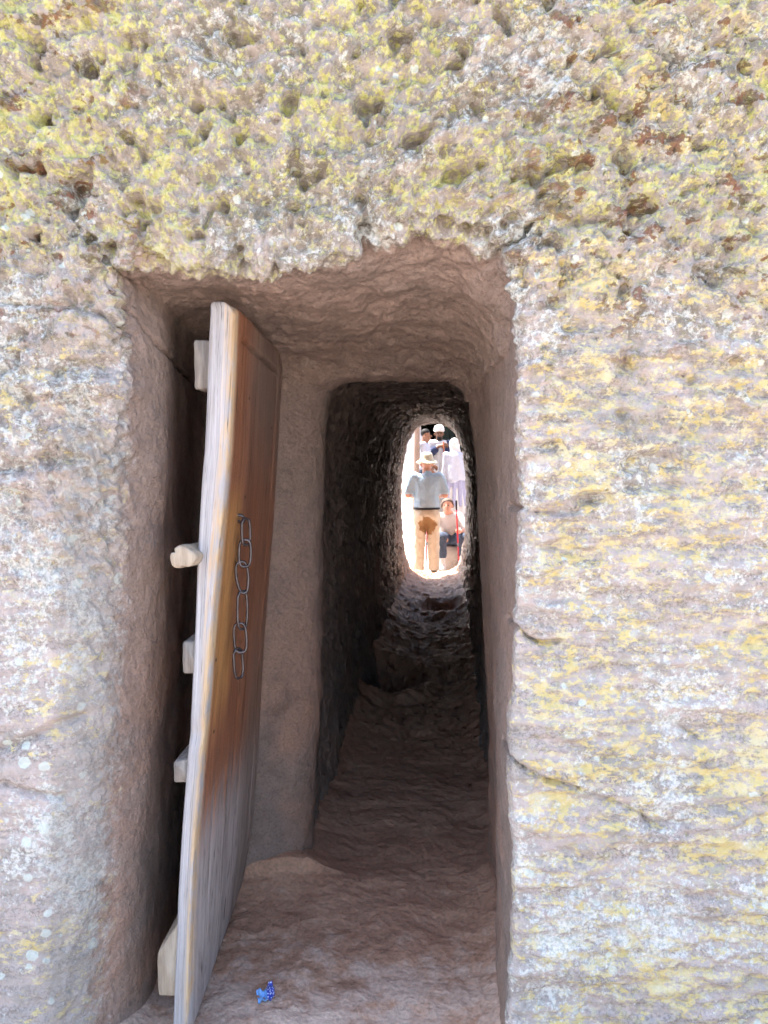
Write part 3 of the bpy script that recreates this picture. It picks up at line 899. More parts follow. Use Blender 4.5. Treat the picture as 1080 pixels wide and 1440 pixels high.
def plank(name, v0, v1, seed, top_round=True):
    # cross-section loop, dense on the inner face and the closing edge
    nf, ne, nb = 90, 14, 16
    u_, v_ = [], []
    r = 0.02
    def seg(ua, va, ub, vb, n):
        for k in range(n):
            u_.append(ua + (ub - ua) * k / n); v_.append(va + (vb - va) * k / n)
    e = 0.10
    rv = 0.007
    seg(1 - e, v0, 1, v0 + rv, 4)
    seg(1, v0 + rv, 1, v1 - rv, nf)
    seg(1, v1 - rv, 1 - e, v1, 4)
    seg(1 - e, v1, e, v1, ne)
    seg(e, v1, 0, v1 - rv, 4)
    seg(0, v1 - rv, 0, v0 + rv, nb)
    seg(0, v0 + rv, e, v0, 4)
    seg(e, v0, 1 - e, v0, ne)
    u_, v_ = np.array(u_), np.array(v_)
    W = np.concatenate([[0.0], np.linspace(0.004, 1.985, 330), [1.993, 2.0]])
    nW, nL = len(W), len(u_)
    UU = np.repeat(u_[None], nW, 0).copy(); VV = np.repeat(v_[None], nW, 0).copy(); WW = np.repeat(W[:, None], nL, 1).copy()
    # shrink the last rows to round the top, bottom
    for k, s in ((-1, 0.75), (-2, 0.93), (0, 0.85)):
        UU[k] = 0.5 + (UU[k] - 0.5) * s
    q = np.stack([UU.ravel() * 0.05, VV.ravel() * 0.85, WW.ravel()], 1).astype(np.float32)
    grain = fbm(q, 30, 4, 0.6, seed, stretch=(1, 1, 0.05))
    wave = fbm(q, 2.0, 3, 0.5, seed + 3, stretch=(1, 1, 0.8))
    nick = sstep(0.30, 0.55, fbm(q, 9, 3, 0.5, seed + 5, stretch=(1, 1, 0.7)))
    uu, vv, ww = UU.ravel(), VV.ravel(), WW.ravel()
    edge0 = np.exp(-((vv - v0) / 0.02) ** 2) if v0 == 0 else 0 * vv
    vv2 = vv + edge0 * (0.010 * wave + 0.012 * nick + 0.012 * np.exp(-((ww - 0.86) / 0.03) ** 2)) + 0.0
    onface = sstep(0.9, 1.0, uu)
    ww3 = ww - 0.022 * sstep(0.45, 1.0, uu) * sstep(1.93, 2.0, ww) * np.exp(-vv / 0.06) * (v0 == 0)
    pos = door_pt(uu, vv2, ww3)
    dxx = onface * (0.0022 * grain + 0.003 * wave)
    if v0 == 0:
        # the old split that slants in from the hinge side below the top
        ct = CRW0 + (CRW1 - CRW0) * (vv - CRV0) / (CRV1 - CRV0) + 0.006 * grain + 0.008 * wave
        crack = np.exp(-((ww - ct) / 0.006) ** 2) * sstep(0.10, 0.16, vv)
        dxx -= onface * 0.020 * crack
        for (cv, wa, wb) in ((0.34, 0.0, 0.75), (0.5, 0.55, 1.35), (0.22, 0.25, 0.62), (0.62, 0.1, 1.1), (0.16, 0.02, 0.5)):
            k = np.exp(-((vv - cv - 0.012 * wave) / 0.004) ** 2) * sstep(wa, wa + .1, ww) * sstep(wb, wb - .1, ww)
            dxx -= onface * 0.006 * k
        # worn hollow on the back of the edge
        pos[:, 0] += (1 - onface) * 0.0
    pos[:, 0] += dxx
    ebk = np.where(v0 == 0, edge0, 0) * (1 - onface)
    pos[:, 0] += ebk * (uu < .5) * (0.006 * wave - 0.012 * nick)
    Q = grid_quads(nW, nL, wrap_c=True)
    # caps: strips across the loop
    def cap(rw, flip):
        ids = [rw * nL + k for k in range(nL)]
        out = []
        i, j = 0, nL - 1
        while j - i >= 3:
            qd = [ids[i], ids[i + 1], ids[j - 1], ids[j]]
            out.append(qd[::-1] if flip else qd); i += 1; j -= 1
        return np.array(out)
    Q = np.concatenate([Q, cap(0, True), cap(nW - 1, False)])
    ob = mesh_np(name, pos, Q, DOORW, None, True, None, dict(du=uu, dv=vv, dw=ww))
    return own(ob, door)
(CRV0, CRW0), (CRV1, CRW1) = face_w(341, 478), face_w(392, 526)
plank('plank', 0.0, 0.885, 200)
plank('plank', 0.892, 1.0, 220)

GREYW = wood_simple('bleached_batten_wood', (0.16, 0.14, 0.125), (0.40, 0.37, 0.33))
CREAMW = wood_simple('pale_cut_wood', (0.28, 0.22, 0.16), (0.52, 0.45, 0.35))
def batten(px0, py0, px1, py1, yfront, mat, seed, slant=0.0, depth=0.78, label=None):
    """cross-piece nailed on the back of the leaf; its end grain shows past the closing edge"""
    a, b = P(px0, py0, yfront), P(px1, py1, yfront)
    x0, x1, z0, z1 = a[0], b[0] + 0.02, b[2], a[2]
    n = 14
    prof = [(x0, z0), (x1, z0), (x1, z1), (x0, z1 - slant)]
    loop = []
    for k in range(4):
        p, q = np.array(prof[k]), np.array(prof[(k + 1) % 4])
        for j in range(6):
            t = 0.06 + 0.88 * j / 5
            loop.append(p + (q - p) * t)
    loop = np.array(loop)
    ys = np.r_[0.0, 0.006, np.linspace(0.03, depth, n)]
    c = loop.mean(0)
    V = []
    for j, yy in enumerate(ys):
        s = 0.93 if j == 0 else 1.0
        l2 = c + (loop - c) * s
        # follow the lean of the leaf away from the closing edge
        zm = c[1]
        sh = (f_hf(zm) - f_nf(zm)) * (yy / 0.85)
        V.append(np.stack([l2[:, 0] + sh, np.full(len(l2), yfront + yy), l2[:, 1]], 1))
    nV, nL = len(V), len(loop)
    V = np.concatenate(V)
    d = np.stack([fbm(V.astype(np.float32), 25, 3, 0.5, seed + k) for k in range(3)], 1)
    V = V + 0.0028 * d
    m = len(V)
    Q = grid_quads(nV, nL, wrap_c=True)
    def cap(rw):
        ids = [rw * nL + k for k in range(nL)]
        return [[ids[i], ids[i + 1], ids[nL - 2 - i], ids[nL - 1 - i]] for i in range(nL // 2 - 1)]
    Q = np.concatenate([Q[:, ::-1], np.array(cap(0)), np.array(cap(nV - 1))[:, ::-1]])
    ob = mesh_np('batten', V, Q, mat, None, True)
    if label: ob['label'] = label
    return own(ob, door)
batten(272, 478, 294, 547, YN + 0.05, GREYW, 240)
batten(256, 903, 273, 947, YN + 0.03, GREYW, 250)
batten(243, 1066, 263, 1101, YN + 0.02, GREYW, 255, slant=0.012)
batten(220, 1297, 244, 1402, YN + 0.015, CREAMW, 260, slant=0.085)
def peg():
    """short split log: flat sawn end, a check running through it"""
    a = np.array(P(256, 784, YN - 0.05))
    n, rows = 28, [(-0.0, 0.0), (0.0, 0.55), (0.0, 0.92), (0.004, 1.0)] + [(0.2 * k / 12, 1.0 + 0.02 * math.sin(k)) for k in range(1, 13)]
    V = []
    for yy, s in rows:
        for k in range(n):
            t = 2 * math.pi * k / n
            r = 0.031 * (1 + 0.10 * math.cos(3 * t + .5) + 0.05 * math.sin(5 * t))
            d1 = min(abs((t - 2.5 + math.pi) % (2 * math.pi) - math.pi), 9)
            d2 = min(abs((t - 4.8 + math.pi) % (2 * math.pi) - math.pi), 9)
            r *= 1 - 0.30 * math.exp(-(d1 / .11) ** 2) - 0.22 * math.exp(-(d2 / .11) ** 2)
            V.append((a[0] + 1.1 * r * s * math.cos(t) + yy * 0.13, a[1] + yy, a[2] + 0.92 * r * s * math.sin(t) - yy * .05))
    V = np.array(V)
    d = np.stack([fbm(V.astype(np.float32), 40, 3, 0.5, 270 + k) for k in range(3)], 1)
    o = mesh_np('latch_peg', V + 0.003 * d, grid_quads(len(rows), n, wrap_c=True)[:, ::-1], CREAMW)
    o['label'] = 'split round wooden latch peg'
    own(o, door)
peg()
IRON = plain('dark_wrought_iron', (0.11, 0.10, 0.105), 0.42, 0.35, 60, 0.5, 0.001, 0.85)
# strap on the hinge side, lower pivot
def chain_links():
    ch = None
    v, a = pxface(334, 727)
    yc = a[1]
    def cpt(px, py): return np.array(P(px, py, yc))
    spec = [  # centre px, half length px, half width px, twist, lean
        (337.0, 748, 18.5, 4.8, 0.9, 0.02), (335.5, 778, 19.0, 8.0, 0.25, -0.03), (332.0, 812, 22.5, 8.2, 0.45, 0.10),
        (332.0, 858, 27.0, 6.0, 0.85, -0.01), (329.0, 897, 21.0, 9.0, 0.15, 0.05), (326.5, 933, 21.5, 5.0, 0.95, 0.08)]
    root = None
    # staple driven into the leaf
    st = [cpt(322, 726), cpt(330, 724), cpt(340, 725), cpt(344.5, 730), cpt(341, 736), cpt(334, 733), cpt(326, 730)]
    st = [np.array(s) + np.array([0.0, 0.012 * k / 6, 0]) for k, s in enumerate(st)]
    V, Q = tube(np.array(st), 0.0042, 8)
    o = mesh_np('chain_staple', V, Q, IRON); own(o, door)
    chain = None
    for k, (cx, cy, hl, hw, tw, ln) in enumerate(spec):
        c = cpt(cx, cy)
        s = yc / F_PX
        L, Wd = hl * s, max(hw * s / max(math.cos(tw), 0.35), 0.011)
        Wd = min(Wd, 0.0175)
        pts_ = []
        n = 36
        for j in range(n):
            t = 2 * math.pi * j / n
            ct, st_ = math.cos(t), math.sin(t)
            e = 3.2
            r = (abs(ct) ** e + abs(st_) ** e) ** (-1 / e)
            lx, lz = Wd * r * ct, L * r * st_
            if k == 2: lx *= 1.0 - 0.28 * (lz < 0) * (-lz / L)
            lx2 = lx * math.cos(ln) - lz * math.sin(ln)
            lz2 = lx * math.sin(ln) + lz * math.cos(ln)
            pts_.append(c + np.array([lx2 * math.cos(tw), lx2 * math.sin(tw), lz2]) + np.array([0.018, 0, 0]))
        V, Q = tube(np.array(pts_), 0.0042, 8, closed=True)
        o = mesh_np('chain_link', V, Q, IRON)
        own(o, door)
chain_links()
def nail(px, py):
    v, a = pxface(px, py)
    th = np.linspace(0, 2 * math.pi, 9)[:-1]
    V = [a + np.array([0.004, 0, 0])] + [a + np.array([0.0015, 0.006 * math.cos(t), 0.006 * math.sin(t)]) for t in th]
    Q = np.array([[0, 1 + k, 1 + (k + 1) % 8, 1 + (k + 2) % 8] for k in range(0, 8, 2)])
    own(mesh_np('nail', np.array(V), Q, IRON), door)
for a, b in ((344, 699), (303, 928), (300, 1029), (381, 602), (350, 560)):
    nail(a, b)

# ------------------------------------------------------------------ small things on the floor
def litter():
    a = (CY - 1405) / F_PX
    yy = CAM_H * (CT + a * ST) / (ST - a * CT)
    c = np.array(P(373, 1405, yy))
    t = NT('blue_printed_foil', 0.35, 0.5)
    v = t.voro(160, rand=0.4)
    X, Y, Z = t.xyz()
    t.set('Base Color', t.mix(t.step(X, 0.003, 0.005), (0.20, 0.42, 0.78), t.mix(t.step(v, 0.30, 0.36), (0.75, 0.8, 0.9), (0.03, 0.06, 0.42))))
    n = 22
    A, B = np.meshgrid(np.linspace(-1, 1, n), np.linspace(-1, 1, n), indexing='ij')
    xx, yy2 = A * 0.024, B * 0.022
    zz = 0.012 + 0.020 * np.abs(A) ** 1.5 * (A > 0) + 0.006 * np.sin(B * 4 + A * 3) + 0.004 * np.sin(A * 9)
    zz += 0.022 * np.exp(-((A - .55) / .2) ** 2) * (0.5 + .5 * B)
    top = np.stack([xx, yy2, zz], -1).reshape(-1, 3)
    bot = top - np.array([0, 0, 0.004 ]) 
    V = np.concatenate([top, bot])
    Q1 = grid_quads(n, n); Q2 = Q1[:, ::-1] + n * n
    rim = [k for k in range(n)] + [k * n + n - 1 for k in range(1, n)] + [(n - 1) * n + k for k in range(n - 2, -1, -1)] + [k * n for k in range(n - 2, 0, -1)]
    Q3 = np.array([[rim[k], rim[(k + 1) % len(rim)], rim[(k + 1) % len(rim)] + n * n, rim[k] + n * n] for k in range(len(rim))])
    o = mesh_np('candy_wrapper', V, np.concatenate([Q1, Q2, Q3]), t.m)
    k = np.argmin((fp[:, 0] - c[0]) ** 2 + (fp[:, 1] - c[1]) ** 2)
    o.location = (c[0], c[1], fp[k, 2] - 0.004)
    o.rotation_euler = (0.15, 0, 0.3)
    tag(o, 'crumpled blue foil wrapper lying on the red floor by the door', 'wrapper')
litter()

# ------------------------------------------------------------------ people: smooth-blended volumes turned into one continuous surface each
def s_nets(F, org, h):
    """naive surface nets of a scalar grid (negative inside)"""
    nx, ny, nz = F.shape
    ins = F < 0
    acc = np.zeros((nx - 1, ny - 1, nz - 1, 3), np.float32)
    num = np.zeros((nx - 1, ny - 1, nz - 1), np.float32)
    sl = lambda d, n: slice(d, n - 1 + d)
    for ax in range(3):
        o1, o2 = [a for a in range(3) if a != ax]
        for i in (0, 1):
            for j in (0, 1):
                d0 = [0, 0, 0]; d0[o1] = i; d0[o2] = j
                d1 = list(d0); d1[ax] = 1
                A = F[tuple(sl(d0[k], F.shape[k]) for k in range(3))]
                B = F[tuple(sl(d1[k], F.shape[k]) for k in range(3))]
                m = (A < 0) != (B < 0)
                t = np.where(m, A / np.where(m, A - B, 1), 0)
                for k in range(3):
                    acc[..., k] += np.where(m, t if k == ax else d0[k], 0)
                num += m
    act = num > 0
    idx = np.full(act.shape, -1, np.int64)
    idx[act] = np.arange(act.sum())
    I = np.argwhere(act)
    V = (I + acc[act] / num[act][:, None]) * h + np.array(org)
    Q = []
    for ax in range(3):
        o1, o2 = (ax + 1) % 3, (ax + 2) % 3
        s0 = [slice(1, n - 1) for n in F.shape]; s1 = [slice(1, n - 1) for n in F.shape]
        s0[ax] = slice(0, F.shape[ax] - 1); s1[ax] = slice(1, F.shape[ax])
        A, B = ins[tuple(s0)], ins[tuple(s1)]
        m = np.argwhere(A != B)
        if not len(m): continue
        pos = m.copy(); pos[:, o1] += 1; pos[:, o2] += 1
        flip = A[tuple(m.T)]
        def cell(a, b):
            c = pos.copy(); c[:, o1] -= a; c[:, o2] -= b
            return idx[tuple(c.T)]
        q = np.stack([cell(1, 1), cell(0, 1), cell(0, 0), cell(1, 0)], 1)
        q = np.where(flip[:, None], q, q[:, ::-1])
        Q.append(q)
    return V, np.concatenate(Q)

def cap(a, b, ra, rb=None, k=0.03): return ('c', np.array(a, float), np.array(b, float), ra, ra if rb is None else rb, k)
def ell(c, r, k=0.03): return ('e', np.array(c, float), np.array(r, float), 0, 0, k)

def blob(name, prims, mat, h=0.01, clip=None, bumpf=None, parent=None, off=(0, 0, 0)):
    lo, hi = np.full(3, 9.0), np.full(3, -9.0)
    bb = []
    for p in prims:
        if p[0] == 'c':
            a = np.minimum(p[1] - p[3], p[2] - p[4]); b = np.maximum(p[1] + p[3], p[2] + p[4])
            a = np.minimum(np.minimum(p[1], p[2]) - max(p[3], p[4]), a); b = np.maximum(np.maximum(p[1], p[2]) + max(p[3], p[4]), b)
        else:
            a, b = p[1] - p[2], p[1] + p[2]
        bb.append((a, b)); lo = np.minimum(lo, a); hi = np.maximum(hi, b)
    pad = 0.05
    lo -= pad; hi += pad
    n = np.ceil((hi - lo) / h).astype(int) + 1
    F = np.full(n, 0.5, np.float32)
    ax = [lo[k] + h * np.arange(n[k]) for k in range(3)]
    for p, (a, b) in zip(prims, bb):
        m = 0.05
        s = [slice(max(0, int((a[k] - m - lo[k]) / h)), min(n[k], int((b[k] + m - lo[k]) / h) + 2)) for k in range(3)]
        X, Y, Z = np.meshgrid(*[ax[k][s[k]] for k in range(3)], indexing='ij')
        if p[0] == 'c':
            d = p[2] - p[1]
            t = np.clip(((X - p[1][0]) * d[0] + (Y - p[1][1]) * d[1] + (Z - p[1][2]) * d[2]) / (d @ d + 1e-9), 0, 1)
            D = np.sqrt((X - p[1][0] - t * d[0]) ** 2 + (Y - p[1][1] - t * d[1]) ** 2 + (Z - p[1][2] - t * d[2]) ** 2) - (p[3] + (p[4] - p[3]) * t)
        else:
            r = p[2]
            k0 = np.sqrt(((X - p[1][0]) / r[0]) ** 2 + ((Y - p[1][1]) / r[1]) ** 2 + ((Z - p[1][2]) / r[2]) ** 2)
            k1 = np.sqrt(((X - p[1][0]) / r[0] ** 2) ** 2 + ((Y - p[1][1]) / r[1] ** 2) ** 2 + ((Z - p[1][2]) / r[2] ** 2) ** 2) + 1e-6
            D = k0 * (k0 - 1) / k1
        G0 = F[tuple(s)]
        kk = p[5]
        hh = np.clip(0.5 + 0.5 * (G0 - D) / kk, 0, 1)
        F[tuple(s)] = G0 * (1 - hh) + D * hh - kk * hh * (1 - hh)
    if bumpf is not None or clip is not None:
        X, Y, Z = np.meshgrid(*ax, indexing='ij')
        if bumpf is not None:
            near = np.abs(F) < 0.06
            F[near] += bumpf(X[near], Y[near], Z[near]).astype(np.float32)
        if clip is not None:
            F = np.maximum(F, clip(X, Y, Z).astype(np.float32))
    F[0], F[-1], F[:, 0], F[:, -1], F[:, :, 0], F[:, :, -1] = 1, 1, 1, 1, 1, 1
    V, Q = s_nets(F, lo, h)
    return mesh_np(name, V + np.array(off), Q, mat, parent)

def folds(seed, amp, sc=(14, 14, 3)):
    def f(X, Y, Z):
        q = np.stack([X, Y, Z], 1).astype(np.float32)
        return amp * fbm(q, 1.0, 3, 0.5, seed, stretch=sc)
    return f

def hand(w, d, up, side, s=1.0, curl=0.5):
    """palm and five fingers: wrist w, direction d, back-of-hand normal up, thumb on side"""
    w, d, up = np.array(w, float), np.array(d, float), np.array(up, float)
    d /= np.linalg.norm(d); up -= d * (up @ d); up /= np.linalg.norm(up)
    lat = np.cross(d, up) * side
    out = [cap(w, w + d * .05 * s, .026 * s, .034 * s, .02), ell(w + d * .055 * s, (.036 * s,) * 3, .02)]
    for k, ln in enumerate((.066, .076, .070, .055)):
        b = w + d * .080 * s + lat * (.030 - .020 * k) * s
        m = b + (d * math.cos(curl) - up * math.sin(curl)) * ln * .5 * s
        e = m + (d * math.cos(curl * 2.2) - up * math.sin(curl * 2.2)) * ln * .5 * s
        out += [cap(b, m, .0098 * s, .009 * s, .006), cap(m, e, .009 * s, .008 * s, .006)]
    b = w + d * .03 * s + lat * .030 * s
    m = b + (d * .6 + lat * .6 - up * .3) * .04 * s
    out += [cap(b, m, .012 * s, .0105 * s, .01), cap(m, m + (d * .9 - up * .5) * .028 * s, .0105 * s, .009 * s, .006)]
    return out

def head(c, f, s=1.0):
    """skull, jaw, nose, ears round centre c, looking along f (horizontal unit vector)"""
    c = np.array(c, float); f = np.array(f, float); f /= np.linalg.norm(f)
    r = np.array([f[1], -f[0], 0.0])
    u = np.array([0, 0, 1.0])
    P_ = lambda a, b, d: c + (f * a + r * b + u * d) * s
    return [ell(P_(-.012, 0, .030), (.078 * s, .088 * s, .088 * s), .02), ell(P_(.022, 0, -.045), (.056 * s, .064 * s, .072 * s), .03),
            cap(P_(.084, 0, .012), P_(.100, 0, -.020), .009 * s, .013 * s, .012),
            ell(P_(.070, 0, -.062), (.020 * s, .022 * s, .011 * s), .012),
            ell(P_(-.01, .082, -.008), (.018 * s, .012 * s, .030 * s), .008), ell(P_(-.01, -.082, -.008), (.018 * s, .012 * s, .030 * s), .008)]
def eyes(c, f, parent, off, s=1.0):
    c = np.array(c, float); f = np.array(f, float); f /= np.linalg.norm(f)
    r = np.array([f[1], -f[0], 0.0])
    for b in (-.032, .032):
        p = c + f * .078 * s + r * b * s + np.array([0, 0, .012 * s])
        blob('eye', [ell(p, (.013 * s, .013 * s, .009 * s))], DARKEYE, 0.004, off=off, parent=parent)

def legs(hipw, kL, kR, aL, aR, tL, tR, pel, w=1.0, foot=True):
    out = []
    for sx, k, a, t in ((-1, kL, aL, tL), (1, kR, aR, tR)):
        hp = np.array(pel) + np.array([sx * hipw, 0, -.02])
        out += [cap(hp, k, .085 * w, .058 * w), cap(k, np.array(k) * .65 + np.array(a) * .35 + np.array([0, .0, 0]), .056 * w, .054 * w), cap(np.array(k) * .65 + np.array(a) * .35, a, .054 * w, .036 * w)]
        if foot: out += [cap(np.array(a) - [0, 0, .03], t, .036, .028)]
    return out
def arms(sL, eL, wL, sR, eR, wR, w=1.0):
    out = []
    for s, e, wr in ((sL, eL, wL), (sR, eR, wR)):
        out += [cap(s, e, .050 * w, .038 * w), cap(e, wr, .039 * w, .025 * w)]
    return out
def torso(pel, chest, neck, hd, w=1.0, d=1.0):
    pel, chest, neck, hd = map(np.array, (pel, chest, neck, hd))
    mid = pel * .5 + chest * .5
    return [ell(pel, (.155 * w, .11 * d, .12)), ell(mid, (.14 * w, .10 * d, .15), .05), ell(chest, (.165 * w, .115 * d, .17), .05), ell(chest + [0, 0, .10], (.175 * w, .09 * d, .07), .05),
            cap(chest + [0, 0, .12], neck, .062, .055, .04), cap(neck, hd, .054, .052, .03)]

DARKEYE = plain('dark_eye', (0.02, 0.015, 0.012), 0.3)
SK_PALE = plain('sunburnt_skin', (0.55, 0.30, 0.22), 0.55, 0.1)
SK_DARK = plain('dark_brown_skin', (0.15, 0.075, 0.045), 0.5, 0.1)
SK_MID = plain('brown_skin', (0.24, 0.12, 0.075), 0.5, 0.1)
WHITE = plain('white_cotton', (0.62, 0.61, 0.60), 0.9, 0.04)
OFFW = plain('blue_white_cotton', (0.44, 0.47, 0.56), 0.9, 0.06)
BLUE = plain('pale_blue_polo_cloth', (0.34, 0.48, 0.62), 0.9, 0.06)
NAVY = plain('navy_cloth', (0.035, 0.045, 0.10), 0.85, 0.1)
SLATE = plain('slate_blue_trouser_cloth', (0.065, 0.085, 0.13), 0.85, 0.12)
LAV_SHADE = plain('lavender_shade_cloth', (0.34, 0.35, 0.50), 0.9, 0.1)
BLACK = plain('black_leather', (0.02, 0.02, 0.025), 0.5)
HATC = plain('cream_hat_canvas', (0.58, 0.56, 0.44), 0.9, 0.08)
BROWNH = plain('grey_brown_hair', (0.13, 0.095, 0.075), 0.7, 0.3, 120)
BLACKH = plain('black_hair', (0.015, 0.013, 0.012), 0.7, 0.25, 120)
SHOE = plain('worn_walking_shoe', (0.16, 0.13, 0.10), 0.8, 0.2)
def khaki():
    t = NT('khaki_cloth_with_damp_stain', 0.9, 0.15)
    X, Y, Z = t.xyz()
    n = t.noise(9, 4, 0.6)
    # damp brown patch on the seat: a shape of its own on the cloth
    w = t.add(t.mul(t.add(n, -0.5), 0.30), 0.0)
    ax = t.math('ABSOLUTE', t.add(X, -0.01))
    d = t.math('SQRT', t.add(t.math('POWER', t.math('DIVIDE', ax, 0.135), 2.0), t.math('POWER', t.math('DIVIDE', t.add(Z, -0.70), 0.15), 2.0)))
    m = t.mul(t.step(t.add(d, t.mul(w, 5.5)), 1.05, 0.85), t.step(Y, 0.06, 0.02))
    t.set('Base Color', t.mix(m, t.mix(n, (0.47, 0.42, 0.34), (0.57, 0.52, 0.43)), (0.26, 0.16, 0.08)))
    t.set('Normal', t.bump(t.noise(24, 4, .6, vec=t.map((1, 1, .5))), 0.3, 0.01))
    return t.m
KHAKI = khaki()

def shoe(parent, a, t, mat, up=0.0):
    a, t = np.array(a, float), np.array(t, float)
    blob('shoe', [cap(a - [0, 0, .045], t, .045, .038), cap(a - [0, 0, .0], a - [0, 0, .05], .046, .046), cap(a - [0, 0, .072], t - [0, 0, .012], .036, .036, .02)], mat, 0.009, clip=lambda X, Y, Z: (a[2] - .092) - Z, parent=parent)

# ---- man in a bucket hat, seen from behind
def man_with_hat():
    e = empty('person', P(600, 700, 12.15)[:1] + (12.15, -0.085))
    tag(e, 'man in cream brimmed hat, pale blue polo shirt and stained khaki trousers seen from behind', 'person')
    pel, ch, nk, hd = (0, 0, .96), (0, 0, 1.28), (0, .01, 1.50), (0.0, .035, 1.595)
    sL, sR, eL, eR, wL, wR = (-.195, 0, 1.415), (.195, 0, 1.415), (-.275, .02, 1.15), (.275, .02, 1.15), (-.12, .24, 1.10), (.13, .24, 1.12)
    kL, kR, aL, aR, tL, tR = (-.105, .01, .50), (.105, .0, .50), (-.115, -.02, .095), (.115, -.02, .095), (-.14, .16, .04), (.14, .16, .04)
    body = torso(pel, ch, nk, hd) + head(hd, (0, 1, 0)) + arms(sL, eL, wL, sR, eR, wR) + legs(.09, kL, kR, aL, aR, tL, tR, pel) \
        + hand(wL, (.6, .5, .1), (0, .3, 1), 1) + hand(wR, (-.6, .5, .1), (0, .3, 1), -1)
    blob('body', body, SK_PALE, 0.009, parent=e)
    blob('shirt', [ell((0, 0, 1.0), (.190, .145, .13), .05), ell((0, 0, 1.13), (.178, .138, .16), .06), ell((0, 0, 1.29), (.195, .140, .17), .06), ell((0, 0, 1.40), (.200, .105, .07), .05),
                   cap((-.19, 0, 1.41), (-.265, .015, 1.185), .075, .070, .05), cap((.19, 0, 1.41), (.265, .015, 1.185), .075, .070, .05), cap((0, .01, 1.44), (0, .012, 1.475), .074, .068, .02)],
         BLUE, 0.009, clip=lambda X, Y, Z: np.maximum(.93 - Z, np.where(np.abs(X) > .205, 1.165 - Z, -1.0)), bumpf=folds(300, .022, (9, 9, 6)), parent=e)
    tp = [ell((0, 0, .93), (.180, .135, .12), .05), ell((-.075, -.035, .86), (.105, .12, .12), .04), ell((.075, -.035, .86), (.105, .12, .12), .04)]
    for s, k, a in ((-1, kL, aL), (1, kR, aR)):
        tp += [cap((s * .09, -.005, .86), k, .108, .086, .03), cap(k, (a[0], a[1], .06), .086, .080, .02)]
    blob('trousers', tp, KHAKI, 0.009, clip=lambda X, Y, Z: np.maximum(Z - .965, .045 - Z), bumpf=folds(310, .020, (9, 9, 9)), parent=e)
    th = np.linspace(0, 2 * math.pi, 41)[:-1]
    bp = np.stack([.182 * np.cos(th), .138 * np.sin(th), np.full(40, .952)], 1)
    V, Q = tube(bp, .018, 8, closed=True)
    mesh_np('belt', V, Q, BLACK, e)
    shoe(e, aL, tL, SHOE); shoe(e, aR, tR, SHOE)
    # hat: crown and drooping brim
    prof = [(0, .152), (.045, .150), (.075, .138), (.088, .110), (.094, .070), (.100, .040), (.125, .022), (.150, .006), (.158, -.008), (.155, -.012), (.125, .010), (.098, .028), (.090, .030)]
    V = []
    for k, t in enumerate(np.linspace(0, 2 * math.pi, 49)[:-1]):
        for r, zz in prof:
            w = .012 * math.sin(2 * t + .6) * (r / .15) ** 2 + .005 * math.sin(5 * t) * (r / .15) ** 2
            dent = -.014 * math.exp(-((math.cos(t)) / .35) ** 2) * (zz > .12)
            V.append((hd[0] + r * math.cos(t), hd[1] + r * 1.12 * math.sin(t), hd[2] + .030 + zz + w + dent))
    mesh_np('hat', np.array(V), grid_quads(48, len(prof), wrap_r=True), HATC, e)
    return e
man_with_hat()

def walking_pole(a, b, label, grip=0.13):
    a, b = np.array(a, float), np.array(b, float)
    e = empty('walking_pole', tuple(b))
    RED = plain('red_pole_enamel', (0.62, 0.03, 0.06), 0.35, 0.05)
    TIP = plain('grey_pole_tip', (0.16, 0.17, 0.20), 0.5, 0.1)
    q = lambda t: a + (b - a) * t - b
    for nm, t0, t1, r0, r1, m in (('grip', 0, grip, .017, .014, BLACK), ('shaft', grip, .62, .0115, .0115, RED), ('shaft_collar', .615, .65, .016, .015, TIP), ('lower_shaft', .65, .93, .009, .008, RED), ('tip', .92, 1.0, .013, .004, TIP)):
        V, Q = tube(np.array([q(t0 + (t1 - t0) * k / 5) for k in range(6)]), r0, 8, radii=np.linspace(r0, r1, 6))
        mesh_np(nm, V, Q, m, e)
    tag(e, label, 'walking pole')
walking_pole((0.665, 12.46, 1.06), (0.636, 12.47, -0.12), 'red walking pole planted between the legs of the man in the hat')
walking_pole(P(641.5, 704, 12.42), P(645.5, 802, 12.40), 'red walking pole held upright by the seated visitor')

